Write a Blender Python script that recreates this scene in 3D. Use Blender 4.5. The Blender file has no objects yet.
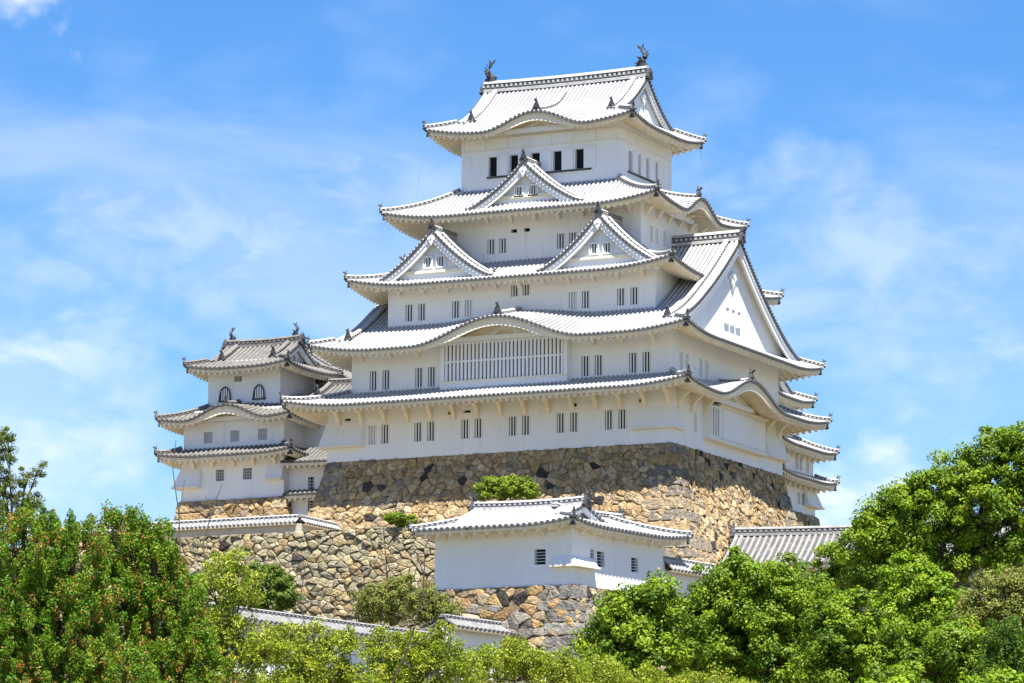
import bpy, math, random
import numpy as np
from mathutils import Vector, Matrix

R = math.radians
rng = random.Random(7)
nr = np.random.RandomState(11)
S = bpy.context.scene

# ------------------------------------------------------------------ camera
CAM = Vector((127.319, -287.193, -42.795))
fw = Vector((-0.433271, 0.887372, 0.157629)); rt = Vector((0.898919, 0.438093, 0.004585)); up = Vector((0.064988, -0.143682, 0.987488))
cd = bpy.data.cameras.new('camera'); cam = bpy.data.objects.new('camera', cd); S.collection.objects.link(cam)
M = Matrix.Identity(4)
for i in range(3):
    M[i][0], M[i][1], M[i][2], M[i][3] = rt[i], up[i], -fw[i], CAM[i]
cam.matrix_world = M
cd.sensor_width = 36; cd.lens = 4367.6 / 1024 * 36; cd.clip_start = 1; cd.clip_end = 20000
S.camera = cam

# ------------------------------------------------------------------ sky, sun, exposure
SUN = Vector((0.30, -0.325, 0.92)).normalized()
elev = math.asin(SUN.z); azim = math.atan2(SUN.x, SUN.y)
W = bpy.data.worlds.new('World'); S.world = W; W.use_nodes = True
nt = W.node_tree; nt.nodes.clear()
def N(tree, typ, **kw):
    n = tree.nodes.new(typ)
    for k, v in kw.items(): setattr(n, k, v)
    return n
def build_sky():
    L = nt.links.new
    out = N(nt, 'ShaderNodeOutputWorld'); bg = N(nt, 'ShaderNodeBackground'); bg.inputs[1].default_value = SKY_STRENGTH
    sky = N(nt, 'ShaderNodeTexSky'); sky.sky_type = 'NISHITA'; sky.sun_disc = False
    sky.sun_elevation = elev; sky.sun_rotation = azim
    sky.altitude = 60; sky.air_density = 1.0; sky.dust_density = 0.3; sky.ozone_density = 2.6
    hsv = N(nt, 'ShaderNodeHueSaturation'); hsv.inputs['Hue'].default_value = SKY_HUE; hsv.inputs['Saturation'].default_value = SKY_SAT; hsv.inputs['Value'].default_value = SKY_VAL
    L(sky.outputs[0], hsv.inputs['Color'])
    tc = N(nt, 'ShaderNodeTexCoord')
    # thin streaky cirrus and a few soft cumulus banks low down, from noise on the view direction
    mp = N(nt, 'ShaderNodeMapping'); mp.inputs['Scale'].default_value = (9, 9, 26); mp.inputs['Rotation'].default_value = (0.25, 0.1, 0); mp.inputs['Location'].default_value = CLOUD_LOC
    L(tc.outputs['Generated'], mp.inputs['Vector'])
    n1 = N(nt, 'ShaderNodeTexNoise'); n1.inputs['Scale'].default_value = 1.0; n1.inputs['Detail'].default_value = 9; n1.inputs['Roughness'].default_value = 0.55; n1.inputs['Distortion'].default_value = 0.6
    L(mp.outputs[0], n1.inputs['Vector'])
    r1 = N(nt, 'ShaderNodeMapRange'); r1.inputs[1].default_value = 0.42; r1.inputs[2].default_value = 0.78; r1.inputs[4].default_value = 0.38; r1.interpolation_type = 'SMOOTHSTEP'
    L(n1.outputs[0], r1.inputs[0])
    mp2 = N(nt, 'ShaderNodeMapping'); mp2.inputs['Scale'].default_value = (22, 22, 40); mp2.inputs['Location'].default_value = CUM_LOC
    L(tc.outputs['Generated'], mp2.inputs['Vector'])
    n2 = N(nt, 'ShaderNodeTexNoise'); n2.inputs['Scale'].default_value = 1.0; n2.inputs['Detail'].default_value = 10; n2.inputs['Roughness'].default_value = 0.52
    L(mp2.outputs[0], n2.inputs['Vector'])
    r2 = N(nt, 'ShaderNodeMapRange'); r2.inputs[1].default_value = 0.52; r2.inputs[2].default_value = 0.72; r2.inputs[4].default_value = 0.35; r2.interpolation_type = 'SMOOTHSTEP'
    L(n2.outputs[0], r2.inputs[0])
    sep = N(nt, 'ShaderNodeSeparateXYZ'); L(tc.outputs['Generated'], sep.inputs[0])
    low = N(nt, 'ShaderNodeMapRange'); low.inputs[1].default_value = 0.26; low.inputs[2].default_value = 0.11; L(sep.outputs[2], low.inputs[0])
    mul = N(nt, 'ShaderNodeMath', operation='MULTIPLY'); L(r2.outputs[0], mul.inputs[0]); L(low.outputs[0], mul.inputs[1])
    low1 = N(nt, 'ShaderNodeMapRange'); low1.inputs[1].default_value = 0.30; low1.inputs[2].default_value = 0.15; low1.inputs[3].default_value = 0.25; L(sep.outputs[2], low1.inputs[0])
    mul1 = N(nt, 'ShaderNodeMath', operation='MULTIPLY'); L(r1.outputs[0], mul1.inputs[0]); L(low1.outputs[0], mul1.inputs[1])
    add = N(nt, 'ShaderNodeMath', operation='MAXIMUM'); L(mul1.outputs[0], add.inputs[0]); L(mul.outputs[0], add.inputs[1])
    # cloud banks: each stands in its own part of the sky dome, ragged by noise
    mp3 = N(nt, 'ShaderNodeMapping'); mp3.inputs['Scale'].default_value = (38, 38, 75); L(tc.outputs['Generated'], mp3.inputs['Vector'])
    n3 = N(nt, 'ShaderNodeTexNoise'); n3.inputs['Scale'].default_value = 1.0; n3.inputs['Detail'].default_value = 9; n3.inputs['Roughness'].default_value = 0.58; n3.inputs['Distortion'].default_value = 0.4; L(mp3.outputs[0], n3.inputs['Vector'])
    wp = N(nt, 'ShaderNodeTexNoise'); wp.inputs['Scale'].default_value = 55; wp.inputs['Detail'].default_value = 6; L(tc.outputs['Generated'], wp.inputs['Vector'])
    ws = N(nt, 'ShaderNodeVectorMath', operation='SUBTRACT'); L(wp.outputs['Color'], ws.inputs[0]); ws.inputs[1].default_value = (.5, .5, .5)
    wm = N(nt, 'ShaderNodeVectorMath', operation='SCALE'); L(ws.outputs[0], wm.inputs[0]); wm.inputs['Scale'].default_value = 0.045
    nv0 = N(nt, 'ShaderNodeVectorMath', operation='NORMALIZE'); L(tc.outputs['Generated'], nv0.inputs[0])
    nv = N(nt, 'ShaderNodeVectorMath', operation='ADD'); L(nv0.outputs[0], nv.inputs[0]); L(wm.outputs[0], nv.inputs[1])
    for (dx, dy, dz), rad, amt, stretch in CLOUDS:
        df = N(nt, 'ShaderNodeVectorMath', operation='SUBTRACT'); L(nv.outputs[0], df.inputs[0]); df.inputs[1].default_value = (dx, dy, dz)
        sc = N(nt, 'ShaderNodeVectorMath', operation='MULTIPLY'); L(df.outputs[0], sc.inputs[0]); sc.inputs[1].default_value = (1, 1, stretch)
        ln = N(nt, 'ShaderNodeVectorMath', operation='LENGTH'); L(sc.outputs[0], ln.inputs[0])
        fall = N(nt, 'ShaderNodeMapRange', interpolation_type='SMOOTHSTEP'); fall.inputs[1].default_value = rad; fall.inputs[2].default_value = 0.0; L(ln.outputs['Value'], fall.inputs[0])
        nz = N(nt, 'ShaderNodeMapRange', interpolation_type='SMOOTHSTEP'); nz.inputs[1].default_value = 0.34; nz.inputs[2].default_value = 0.66; nz.inputs[3].default_value = 0.30; L(n3.outputs[0], nz.inputs[0])
        m1 = N(nt, 'ShaderNodeMath', operation='MULTIPLY'); L(fall.outputs[0], m1.inputs[0]); L(nz.outputs[0], m1.inputs[1])
        m2 = N(nt, 'ShaderNodeMath', operation='MULTIPLY'); L(m1.outputs[0], m2.inputs[0]); m2.inputs[1].default_value = amt
        a2 = N(nt, 'ShaderNodeMath', operation='MAXIMUM'); L(add.outputs[0], a2.inputs[0]); L(m2.outputs[0], a2.inputs[1]); add = a2
    mx = N(nt, 'ShaderNodeMix', data_type='RGBA'); L(add.outputs[0], mx.inputs[0]); L(hsv.outputs[0], mx.inputs[6]); mx.inputs[7].default_value = CLOUD_COL
    L(mx.outputs[2], bg.inputs[0]); L(bg.outputs[0], out.inputs[0])
SKY_STRENGTH = 0.085; SKY_HUE = 0.5105; SKY_SAT = 1.42; SKY_VAL = 0.93
CLOUD_COL = (6.0, 6.3, 6.8, 1); CLOUD_LOC = (3.1, 1.7, 0.4); CUM_LOC = (0.3, 5.2, 1.1)
CLOUDS = [ # direction on the sky dome, radius, strength, vertical squeeze
    ((-0.36464, 0.92292, 0.12351), 0.024, 1.00, 1.2),
    ((-0.37242, 0.92078, 0.11608), 0.018, 0.90, 1.2),
    ((-0.53179, 0.83414, 0.14634), 0.040, 0.75, 1.2),
    ((-0.51687, 0.84199, 0.15457), 0.030, 0.50, 1.6),
    ((-0.52483, 0.84057, 0.13413), 0.040, 0.55, 1.2),
    ((-0.52680, 0.81862, 0.22878), 0.015, 0.85, 1.2),
    ((-0.49843, 0.84787, 0.18078), 0.060, 0.42, 2.2),
    ((-0.47426, 0.86057, 0.18571), 0.050, 0.36, 2.2),
    ((-0.52229, 0.83493, 0.17350), 0.045, 0.36, 2.4),
    ((-0.45171, 0.87159, 0.19049), 0.045, 0.36, 1.9),
    ((-0.35076, 0.91983, 0.17574), 0.060, 0.42, 2.0),
    ((-0.37914, 0.90526, 0.19172), 0.034, 0.36, 2.2),
    ((-0.33471, 0.92828, 0.16205), 0.050, 0.42, 2.0),
    ((-0.32662, 0.93118, 0.16194), 0.016, 0.50, 1.0),
    ((-0.34012, 0.92927, 0.14410), 0.040, 0.36, 2.5),
]
build_sky()
sd = bpy.data.lights.new('sun', 'SUN'); sd.energy = 5.0; sd.angle = R(0.5); sd.color = (1.0, 0.95, 0.87)
so = bpy.data.objects.new('sun', sd); S.collection.objects.link(so); so.rotation_euler = (-SUN).to_track_quat('-Z', 'Y').to_euler(); so.location = (60, -60, 120)
S.view_settings.view_transform = 'Standard'; S.view_settings.look = 'None'; S.view_settings.gamma = 1; S.view_settings.use_curve_mapping = False
S.view_settings.exposure = 1.17
S.render.engine = 'CYCLES'; S.cycles.max_bounces = 8; S.cycles.diffuse_bounces = 5; S.cycles.transparent_max_bounces = 8

# ------------------------------------------------------------------ materials
MATS = {}
def material(name, col, rough=0.8, noise=None, spots=None, bump=None, attr=None, spec=0.3, transl=None, stretch=None):
    m = bpy.data.materials.new(name); m.use_nodes = True; t = m.node_tree; L = t.links.new
    b = t.nodes['Principled BSDF']; b.inputs['Roughness'].default_value = rough; b.inputs['Specular IOR Level'].default_value = spec
    tc = N(t, 'ShaderNodeTexCoord'); src = tc.outputs['Object']
    if stretch:
        mp = N(t, 'ShaderNodeMapping'); mp.inputs['Scale'].default_value = stretch; L(src, mp.inputs[0]); ssrc = mp.outputs[0]
    else: ssrc = src
    c = None
    if attr:
        a = N(t, 'ShaderNodeAttribute'); a.attribute_name = attr; c = a.outputs['Color']
    else:
        rgb = N(t, 'ShaderNodeRGB'); rgb.outputs[0].default_value = (*col, 1); c = rgb.outputs[0]
    if noise:      # (scale, low multiplier, high multiplier)
        n = N(t, 'ShaderNodeTexNoise'); n.inputs['Scale'].default_value = noise[0]; n.inputs['Detail'].default_value = 6; n.inputs['Roughness'].default_value = 0.65; L(ssrc, n.inputs['Vector'])
        mr = N(t, 'ShaderNodeMapRange'); mr.inputs[1].default_value = 0.3; mr.inputs[2].default_value = 0.7; mr.inputs[3].default_value = noise[1]; mr.inputs[4].default_value = noise[2]; L(n.outputs[0], mr.inputs[0])
        mx = N(t, 'ShaderNodeMix', data_type='RGBA', blend_type='MULTIPLY'); mx.inputs[0].default_value = 1; L(c, mx.inputs[6]); L(mr.outputs[0], mx.inputs[7]); c = mx.outputs[2]
    if spots:      # (scale, threshold, colour, strength)
        n = N(t, 'ShaderNodeTexNoise'); n.inputs['Scale'].default_value = spots[0]; n.inputs['Detail'].default_value = 8; n.inputs['Roughness'].default_value = 0.6; L(ssrc, n.inputs['Vector'])
        mr = N(t, 'ShaderNodeMapRange'); mr.inputs[1].default_value = spots[1]; mr.inputs[2].default_value = spots[1] + 0.16; mr.inputs[4].default_value = spots[3]; L(n.outputs[0], mr.inputs[0])
        mx = N(t, 'ShaderNodeMix', data_type='RGBA'); L(mr.outputs[0], mx.inputs[0]); L(c, mx.inputs[6]); mx.inputs[7].default_value = (*spots[2], 1); c = mx.outputs[2]
    L(c, b.inputs['Base Color'])
    if bump:
        n = N(t, 'ShaderNodeTexNoise'); n.inputs['Scale'].default_value = bump[0]; n.inputs['Detail'].default_value = 8; L(src, n.inputs['Vector'])
        bp = N(t, 'ShaderNodeBump'); bp.inputs['Strength'].default_value = bump[1]; bp.inputs['Distance'].default_value = bump[2]; L(n.outputs[0], bp.inputs['Height']); L(bp.outputs[0], b.inputs['Normal'])
    if transl:
        tr = N(t, 'ShaderNodeBsdfTranslucent'); L(c, tr.inputs[0]); mxs = N(t, 'ShaderNodeMixShader'); mxs.inputs[0].default_value = transl
        o = t.nodes['Material Output']; L(b.outputs[0], mxs.inputs[1]); L(tr.outputs[0], mxs.inputs[2]); L(mxs.outputs[0], o.inputs[0])
    MATS[name] = m
    return m
material('plaster', (0.82, 0.82, 0.82), 0.85, bump=(1.3, 0.3, 0.06), noise=(0.5, 0.94, 1.03), spots=(2.0, 0.55, (0.62, 0.60, 0.56), 0.42), stretch=(1, 1, 0.14))
material('timber_plaster', (0.85, 0.765, 0.61), 0.85, noise=(0.9, 0.9, 1.03))  # off-white plaster; its cream tint has the warm bounce under eaves painted in
material('tile_white', (0.20, 0.20, 0.21), 0.7, noise=(0.8, 0.82, 1.08), spots=(2.5, 0.56, (0.10, 0.10, 0.105), 0.6))
material('rib_white', (0.46, 0.455, 0.445), 0.75, noise=(1.6, 0.8, 1.12), spots=(5.0, 0.54, (0.26, 0.26, 0.26), 0.6))
material('tile_grey', (0.10, 0.097, 0.092), 0.65, noise=(1.0, 0.75, 1.2), spots=(1.6, 0.55, (0.36, 0.34, 0.30), 0.6))
material('rib_grey', (0.205, 0.195, 0.175), 0.75, noise=(1.3, 0.7, 1.15), spots=(3.0, 0.55, (0.2, 0.19, 0.18), 0.6))
material('rib_pale', (0.31, 0.305, 0.295), 0.75, noise=(1.3, 0.7, 1.15), spots=(3.0, 0.55, (0.2, 0.19, 0.18), 0.5))
material('tile_edge', (0.085, 0.085, 0.09), 0.6, noise=(2.0, 0.7, 1.3))
material('ridge_body', (0.10, 0.10, 0.105), 0.6, noise=(2.0, 0.7, 1.3))
material('ornament', (0.055, 0.055, 0.06), 0.55, noise=(2.5, 0.6, 1.6), bump=(9, 0.5, 0.05))
material('dark_interior', (0.012, 0.012, 0.014), 0.9)
material('dark_wood', (0.05, 0.042, 0.035), 0.8, noise=(3, 0.7, 1.3))
material('grey_lattice', (0.42, 0.43, 0.45), 0.8, noise=(3, 0.9, 1.1))
material('stone', (0.3, 0.25, 0.18), 0.9, noise=(2.6, 0.6, 1.35), spots=(0.55, 0.56, (0.17, 0.13, 0.085), 0.4), bump=(4.5, 1.0, 0.2), attr='col', spec=0.05)
material('stone_gap', (0.20, 0.15, 0.09), 0.95, noise=(3, 0.6, 1.3), bump=(5, 0.8, 0.1))
material('earth', (0.26, 0.22, 0.16), 0.95, noise=(0.5, 0.7, 1.25), spots=(0.35, 0.55, (0.10, 0.11, 0.05), 0.6), bump=(2, 0.7, 0.2))
material('meadow', (0.13, 0.115, 0.07), 0.95, noise=(0.25, 0.7, 1.3), spots=(0.12, 0.5, (0.07, 0.085, 0.03), 0.6), bump=(1.5, 0.7, 0.3))
material('bark', (0.10, 0.075, 0.05), 0.9, noise=(4, 0.6, 1.4), bump=(12, 0.8, 0.04))
material('dry_twig', (0.16, 0.125, 0.09), 0.9, noise=(4, 0.7, 1.3))
material('leaf', (0.06, 0.12, 0.02), 0.5, attr='col', spec=0.25, transl=0.30)
material('cable', (0.25, 0.25, 0.26), 0.5)
material('concrete_wall', (0.55, 0.50, 0.42), 0.9, noise=(0.8, 0.8, 1.1), spots=(0.8, 0.5, (0.36, 0.31, 0.24), 0.6))

# ------------------------------------------------------------------ mesh helpers
def world_loc(p):
    v = Vector((0, 0, 0))
    while p is not None:
        v += p.location; p = p.parent
    return v
class MB:
    def __init__(s, xf=None): s.v = []; s.f = []; s.m = []; s.mats = []; s.xf = xf; s.fc = []
    def mi(s, name):
        if name not in s.mats: s.mats.append(name)
        return s.mats.index(name)
    def add(s, vs, fs, mat):
        o = len(s.v); k = s.mi(mat); s.v += [tuple(p) for p in vs]
        for f in fs: s.f.append(tuple(o + i for i in f)); s.m.append(k)
    def quad(s, a, b, c, d, mat): s.add([a, b, c, d], [(0, 1, 2, 3)], mat)
    def grid(s, rows, mat, skip=()):
        n = len(rows[0]); vs = [p for r in rows for p in r]; fs = []
        for i in range(len(rows) - 1):
            if i in skip: continue
            for j in range(n - 1): fs.append((i*n+j, i*n+j+1, (i+1)*n+j+1, (i+1)*n+j))
        s.add(vs, fs, mat)
    def box(s, a, b, mat):
        (x0, y0, z0), (x1, y1, z1) = a, b
        s.add([(x0,y0,z0),(x1,y0,z0),(x1,y1,z0),(x0,y1,z0),(x0,y0,z1),(x1,y0,z1),(x1,y1,z1),(x0,y1,z1)],
              [(0,3,2,1),(4,5,6,7),(0,1,5,4),(1,2,6,5),(2,3,7,6),(3,0,4,7)], mat)
    def obox(s, c, ax, ay, az, mat):   # centre and three half axes
        c, ax, ay, az = Vector(c), Vector(ax), Vector(ay), Vector(az)
        vs = [c + sx*ax + sy*ay + sz*az for sz in (-1, 1) for sx, sy in ((-1,-1),(1,-1),(1,1),(-1,1))]
        s.add(vs, [(0,3,2,1),(4,5,6,7),(0,1,5,4),(1,2,6,5),(2,3,7,6),(3,0,4,7)], mat)
    def prism(s, poly, d, mat):        # closed 3D polygon extruded by vector d
        n = len(poly); p = [Vector(q) for q in poly]; d = Vector(d)
        s.add(p + [q + d for q in p], [tuple(range(n)), tuple(range(2*n-1, n-1, -1))] + [(i, (i+1) % n, (i+1) % n + n, i + n) for i in range(n)], mat)
    def tube(s, pts, rad, mat, k=6, cap=True):
        pts = [Vector(p) for p in pts]; rings = []
        for i, p in enumerate(pts):
            t = (pts[min(i+1, len(pts)-1)] - pts[max(i-1, 0)]).normalized()
            a = t.cross(Vector((0, 0, 1)) if abs(t.z) < 0.9 else Vector((1, 0, 0))).normalized(); b = t.cross(a)
            rr = rad[i] if hasattr(rad, '__len__') else rad
            rings.append([p + rr*(math.cos(2*math.pi*j/k)*a + math.sin(2*math.pi*j/k)*b) for j in range(k)])
        vs = [q for r in rings for q in r]; fs = []
        for i in range(len(rings)-1):
            for j in range(k): fs.append((i*k+j, i*k+(j+1) % k, (i+1)*k+(j+1) % k, (i+1)*k+j))
        if cap: fs += [tuple(range(k))[::-1], tuple((len(rings)-1)*k + j for j in range(k))]
        s.add(vs, fs, mat)
    def disc(s, c, nrm, r, th, mat, k=8):
        n = Vector(nrm).normalized(); a = n.cross(Vector((0, 0, 1))).normalized(); b = n.cross(a); c = Vector(c)
        f = [c + n*th + r*(math.cos(2*math.pi*j/k)*a + math.sin(2*math.pi*j/k)*b) for j in range(k)]
        g = [q - n*th*2 for q in f]
        s.add(f + g, [tuple(range(k))] + [(j, (j+1) % k, (j+1) % k + k, j + k) for j in range(k)], mat)
    def build(s, name, parent=None, smooth=False):
        V = np.array(s.v, float)
        if s.xf is not None: V = V @ s.xf[:, :3].T + s.xf[:, 3]
        V = V - np.array(world_loc(parent))
        me = bpy.data.meshes.new(name); me.from_pydata(V.tolist(), [], s.f)
        for q in s.mats: me.materials.append(MATS[q])
        me.polygons.foreach_set('material_index', s.m)
        if smooth: me.polygons.foreach_set('use_smooth', [True]*len(s.f))
        o = bpy.data.objects.new(name, me); S.collection.objects.link(o); o.parent = parent
        return o
def tag(o, label=None, cat=None, group=None, kind=None):
    if label: o['label'] = label
    if cat: o['category'] = cat
    if group: o['group'] = group
    if kind: o['kind'] = kind
    return o
def thing(name, loc, label, cat, group=None):
    o = bpy.data.objects.new(name, None); S.collection.objects.link(o); o.location = loc; o.empty_display_size = 0.5
    return tag(o, label, cat, group)

# ------------------------------------------------------------------ castle carpentry
class Bld:
    def __init__(s, root, xf=None): s.root = root; s.xf = xf
    def mb(s): return MB(s.xf)
WHITE = dict(pan='tile_white', rib='rib_white', pitch=0.36, r=0.10)
GREY = dict(pan='tile_grey', rib='rib_grey', pitch=0.36, r=0.10)
def side_frame(rect, sd):
    x0, x1, y0, y1 = rect
    return {'S': (Vector((x0,y0,0)), Vector((1,0,0)), Vector((0,1,0)), x1-x0), 'E': (Vector((x1,y0,0)), Vector((0,1,0)), Vector((-1,0,0)), y1-y0),
            'N': (Vector((x1,y1,0)), Vector((-1,0,0)), Vector((0,-1,0)), x1-x0), 'W': (Vector((x0,y1,0)), Vector((0,-1,0)), Vector((1,0,0)), y1-y0)}[sd]
NEXT = {'S': 'E', 'E': 'N', 'N': 'W', 'W': 'S'}; PREV = {v: k for k, v in NEXT.items()}

def sweep_ridge(mb, pts, w, h, st, dots=True, pitch=0.36, sink=0.12):
    pts = [Vector(p) for p in pts]; secs = []
    for i, p in enumerate(pts):
        t = pts[min(i+1, len(pts)-1)] - pts[max(i-1, 0)]; sd = Vector((t.y, -t.x, 0))
        if sd.length < 1e-6: sd = Vector((1, 0, 0))
        sd.normalize(); u = sd.cross(t).normalized()
        if u.z < 0: u = -u
        secs.append((p, sd, u))
    body = [[p - u*sink + sd*w*.5, p + u*h*.75 + sd*w*.5, p + u*h*.75 - sd*w*.5, p - u*sink - sd*w*.5] for p, sd, u in secs]
    mb.grid(body, 'ridge_body'); mb.quad(*body[0], 'ridge_body'); mb.quad(*body[-1][::-1], 'ridge_body')
    cap = [[p + u*h*.72 + sd*w*.62*math.cos(a) + u*h*.38*math.sin(a) for a in (0, .8, 1.57, 2.34, 3.1416)] for p, sd, u in secs]
    mb.grid(cap, st['rib']); mb.add(cap[0], [(0,1,2,3,4)], st['rib']); mb.add(cap[-1], [(4,3,2,1,0)], st['rib'])
    # white mortar band low on both sides, and white tile ends between the dark courses
    for sg in (1, -1):
        mb.grid([[p - u*sink + sd*sg*(w*.5+.03), p + u*h*.16 + sd*sg*(w*.5+.03)] for p, sd, u in secs], st['rib'])
    if dots:
        acc = 0.0
        for i in range(len(secs)-1):
            a, b = secs[i][0], secs[i+1][0]; L = (b-a).length; t = (b-a)/max(L, 1e-6); d = acc
            while d < L:
                q = a + t*d; sd, u = secs[i][1], secs[i][2]
                mb.obox(q + u*h*.45, t*pitch*.24, sd*(w*.5+.05), u*h*.13, st['rib']); d += pitch
            acc = d - L

def ornament(B, parent, pos, out, s=1.0, horn=True):
    """end tile of a ridge: arched plate with shoulders, boss and a short horn roll"""
    mb = B.mb(); p = Vector(pos); o = Vector((out[0], out[1], 0)).normalized(); a = Vector((-o.y, o.x, 0)); z = Vector((0, 0, 1))
    prof = [(-.42,-.15), (.42,-.15), (.55,.02), (.36,.16), (.27,.42), (.15,.66), (0,.78), (-.15,.66), (-.27,.42), (-.36,.16), (-.55,.02)]
    mb.prism([p + s*(x*a + y*z) - o*.10*s for x, y in prof], o*.26*s, 'ornament')
    mb.disc(p + z*.36*s + o*.20*s, o, .20*s, .06*s, 'ornament')
    if horn:
        mb.tube([p + z*.72*s - o*.2*s, p + z*.80*s + o*.15*s, p + z*1.0*s + o*.38*s], [.10*s, .10*s, .12*s], 'ornament')
        mb.tube([p + z*.8*s, p + z*1.25*s - o*.05*s], [.10*s, .03*s], 'ornament')
    return mb.build('ridge_ornament', parent)

def shachihoko(B, parent, pos, inward, s=1.0):
    """fish shaped finial: head down on the ridge, body curling up, forked tail and fins"""
    mb = B.mb(); p = Vector(pos); i = Vector((inward[0], inward[1], 0)).normalized(); z = Vector((0, 0, 1)); a = Vector((-i.y, i.x, 0))
    mb.prism([p + s*(x*i - .28*a + y*z) for x, y in ((-.45,-.1), (.45,-.1), (.38,.28), (-.38,.28))], a*.56*s, 'ornament')
    path = [(.34,.30,.20), (.10,.42,.30), (-.14,.58,.30), (-.26,.85,.25), (-.22,1.12,.19), (-.05,1.36,.14), (.10,1.52,.10)]
    mb.tube([p + s*(x*i + y*z) for x, y, r in path], [r*s for x, y, r in path], 'ornament', k=8)
    def fin(pts, w): mb.prism([p + s*(x*i + y*z) - a*w*.5*s for x, y in pts], a*w*s, 'ornament')
    fin([(.02,1.42), (.36,1.66), (.52,1.98), (.26,1.82), (.14,1.74)], .08)
    fin([(.04,1.44), (.05,1.80), (-.16,2.06), (-.12,1.72), (-.10,1.50)], .08)
    for q in range(5):
        x, y = path[1+q][0], path[1+q][1]; fin([(x-.20, y), (x-.52+.05*q, y+.24), (x-.18, y+.22)], .07)
    for sg in (1, -1):
        mb.prism([p + s*(.05*i + .55*z + sg*.22*a), p + s*(.25*i + .80*z + sg*.62*a), p + s*(-.15*i + .72*z + sg*.5*a)], i*.07*s, 'ornament')
    mb.prism([p + s*(x*i + y*z) - a*.12*s for x, y in ((.30,.42), (.62,.40), (.66,.30), (.46,.22), (.60,.12), (.34,.10))], a*.24*s, 'ornament')
    return mb.build('fish_finial', parent, smooth=False)

def gable_face(B, parent, pts, out, recess, zb, st, bw=0.75, name='gable', win=None, beam=True, scale=1.0, zfun=None, drop=0.0):
    """barge board, verge tiles, recessed plaster wall and pendant under the outline pts (foot, peak, foot)"""
    P = [Vector(p) for p in pts]; o = Vector((out[0], out[1], 0)).normalized(); z = Vector((0, 0, 1))
    k = max(range(len(P)), key=lambda i: P[i].z)
    nrm = []
    for i in range(len(P)):
        if i == k: nrm.append(Vector((0, 0, -1.25))); continue
        a, b = (P[max(i-1, 0)], P[min(i+1, k)]) if i < k else (P[max(i-1, k)], P[min(i+1, len(P)-1)])
        t = (b-a).normalized(); n = t.cross(o); n = n if n.z < 0 else -n; nrm.append(n)
    # verge: roll of round tiles and their dark ends along the edge
    mb = B.mb()
    for seg in (P[:k+1], P[k:]):
        mb.tube([q - o*.16 + z*.07 for q in seg], .15, st['rib'], k=6)
        mb.tube([q - o*.55 + z*.07 for q in seg], .13, st['rib'], k=6)
        d = .15
        for i in range(len(seg)-1):
            a, b = seg[i], seg[i+1]; L = (b-a).length
            while d < L:
                q = a + (b-a)*d/L; mb.disc(q + o*.06 - z*.02, o, .125, .05, 'tile_edge'); d += st['pitch']*.95
            d -= L
    mb.grid([[q + o*.02 + z*.02, q + o*.02 + n*.14] for q, n in zip(P, nrm)], st['pan'])
    v = mb.build('verge_tiles', parent)
    mb = B.mb()
    f1 = [q + n*.12 for q, n in zip(P, nrm)]; f2 = [q + n*(.12 + bw) for q, n in zip(P, nrm)]
    f2m = [q + n*(.12 + bw*.45) for q, n in zip(P, nrm)]
    mb.grid([[a - o*.02, c - o*.02] for a, c in zip(f1, f2m)], 'plaster')
    mb.grid([[c - o*.02, c - o*.10] for c in f2m], 'plaster')
    mb.grid([[c - o*.10, b - o*.10, b - o*.26, a - o*.26] for a, b, c in zip(f1, f2, f2m)], 'plaster')
    mb.grid([[q + n*.16 - o*.1, q + n*.16 - o*(recess+.05)] for q, n in zip(P, nrm)], 'timber_plaster')
    # purlins under the verge
    mb.build('barge_board', parent)
    mb = B.mb()
    cols = []
    for q, n in zip(P, nrm):
        t = q + n*.2; b = Vector((t.x, t.y, min(t.z, zb if zfun is None else zfun(t)))); cols.append([t - o*recess, b - o*recess])
    mb.grid(cols, 'plaster')
    pk = P[k]; a = Vector((-o.y, o.x, 0)); hw = min((P[0]-pk).dot(a)**2, (P[-1]-pk).dot(a)**2)**.5
    if beam:
        h = pk.z - zb
        mb.obox(pk - z*h*.80 - o*(recess-.08), a*hw*.56, o*.10, z*.13*scale, 'timber_plaster')
    mb.build(name + '_wall', parent)
    # pendant
    mb = B.mb(); s = scale; c = pk - z*(.12 + bw*1.0 + drop) + o*(.02 if not drop else -(recess-.12))
    prof = [(0,.35), (.16,.2), (.30,.18), (.46,-.02), (.36,-.2), (.22,-.22), (.2,-.42), (.08,-.55), (0,-.8)]
    prof = prof + [(-x, y) for x, y in prof[-2:0:-1]]
    mb.prism([c + s*(x*a + y*z) - o*.05 for x, y in prof], o*.14, 'plaster')
    mb.disc(c + z*.02*s + o*.1, o, .12*s, .05, 'plaster')
    mb.build('gable_pendant', parent)
    if win:
        for du, zc, w, h in win:
            panel_window(B, parent, pk - z*(pk.z - zc) + a*du - o*(recess - .02), a, o, w, h, 3, 'dark_interior' if h < 1 else 'grey_lattice')

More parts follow.
